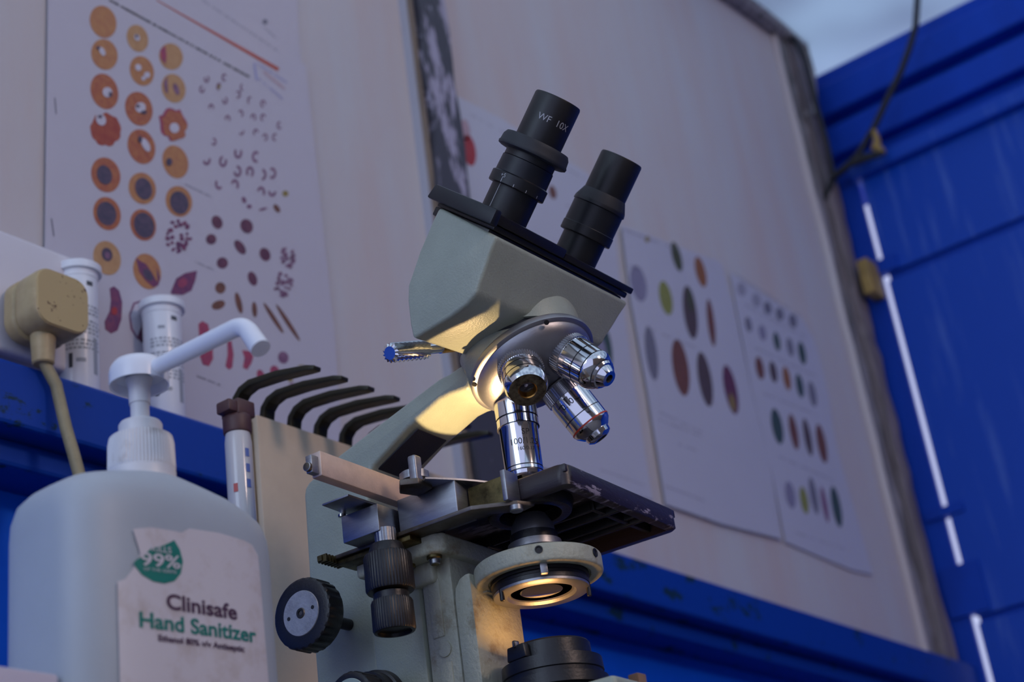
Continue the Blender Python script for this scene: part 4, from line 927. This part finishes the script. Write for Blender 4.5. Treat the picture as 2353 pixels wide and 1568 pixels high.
oR, hR = eye_axis(((1343, 547), (1352, 525), (1377, 472), (1389, 452), (1431, 366)))
eR = MM().lathe([(-.002, .0130), (hR[0], .0130), (hR[0] + .0001, .0154), (hR[0] + .0005, .0157), (hR[1] - .0004, .0157), (hR[1], .0153, 'blacks'), (hR[2] - .002, .0153, 'blacks'), (hR[2] - .0015, .0160, 'blacks'), (hR[2] + .0006, .0157, 'blacks'), (hR[3] + .0010, .0130, 'rubber')], oR, EV, 'blackt', 128).build('eyepiece_tube', ang=30)
bR = MM().lathe([(hR[3] + .0008, .0128), (hR[4] - .0010, .0128), (hR[4], .0124), (hR[4] + .0001, .0108), (hR[4] - .002, .0100, 'lens'), (hR[4] - .002, .001, 'lens')], oR, EV, 'blackt', 96).build('eyepiece_barrel', eR)
def barrel_angle(o, axis, t, r, px, py):
    """where on the barrel a picture point falls"""
    d = ray(px, py); dl = V((d.dot(MA), d.dot(MB_), d.z)); tc_ = -(dl - axis * dl.dot(axis)).normalized(); sd = axis.cross(tc_)
    cw = MO + MA * (o.x + axis.x * t) + MB_ * (o.y + axis.y * t) + V((0, 0, o.z + axis.z * t)); v = cw - CAM
    cxp = 1176.5 + FPX * v.dot(RGT) / v.dot(FWD); cyp = 784 - FPX * v.dot(UPV) / v.dot(FWD)
    sw = MA * sd.x + MB_ * sd.y + V((0, 0, sd.z)); sx, sy = sw.dot(RGT), -sw.dot(UPV); rp_ = r * FPX / v.dot(FWD)
    off = ((px - cxp) * sx + (py - cyp) * sy) / (rp_ * (sx * sx + sy * sy)); return math.asin(max(-.95, min(.95, off))), tc_, sd, (1 if sx > 0 else -1)
def cyl_text(body, o, axis, t, r, size, px, py, key, parent):
    a0, tc_, sd, sg = barrel_angle(o, axis, t, r, px, py)
    def pl(x, y):
        a = a0 + sg * x / r; return o + axis * (t + y) + (tc_ * math.cos(a) + sd * math.sin(a)) * (r + .00012) + DZ
    return text_mesh(body, size, key, pl, 'lettering', parent)
cyl_text('WF  10X', oL, EV, hax(1262, 283)[1], .0135, .0052, 1275, 278, 'white_ink', bL)
cyl_text('+5', oL, EV, hL[1] - .0024, .0165, .0032, 1157, 402, 'white_ink', eL)
b = MM()
def tick(o, t0, t1, r, px, py, w=.00040):
    a0, tc_, sd, sg = barrel_angle(o, EV, (t0 + t1) / 2, r, px, py); da = w / r / 2; R1 = r + .00012
    b.poly([o + EV * t + (tc_ * math.cos(a) + sd * math.sin(a)) * R1 for t, a in ((t0, a0 - da), (t0, a0 + da), (t1, a0 + da), (t1, a0 - da))], 'white_ink')
tick(oL, .001, hL[0], .0137, 1139, 445); tick(oL, hL[0] + .0004, hL[0] + .0034, .0165, 1152, 414)
for px, py in ((1180, 427), (1209, 440), (1233, 454)): tick(oL, hL[0] + .0004, hL[0] + .0020, .0165, px, py)
b.build('scale_marks', eL, smooth=False)

# ---------------------------------------------------------------- the microscope's own lamp
def lamp(name, typ, loc, energy, col, size=.005, dir=(0, 0, 1), **k):
    d = bpy.data.lights.new(name, typ); d.energy = energy; d.color = col
    if typ == 'SPOT': d.shadow_soft_size = size; d.spot_size = k.get('spot', R(120)); d.spot_blend = .06
    else: d.shadow_soft_size = size
    o = bpy.data.objects.new(name, d); sc.collection.objects.link(o); o.location = MO + MA * loc[0] + MB_ * loc[1] + V((0, 0, loc[2]))
    o.rotation_euler = (MA * dir[0] + MB_ * dir[1] + V((0, 0, dir[2]))).to_track_quat('-Z', 'Y').to_euler(); return o
WARM = (1.0, .50, .16)
lamp('illuminator_beam', 'SPOT', (0, 0, .8765), .060, WARM, .010, spot=R(165))
lamp('condenser_beam', 'SPOT', (0, 0, .9545), .75, (1.0, .62, .27), .002, dir=(-.60, -.10, 1), spot=R(88))
lamp('condenser_stray', 'SPOT', (-.003, .0125, .9560), .62, (1.0, .64, .30), .0016, spot=R(72))
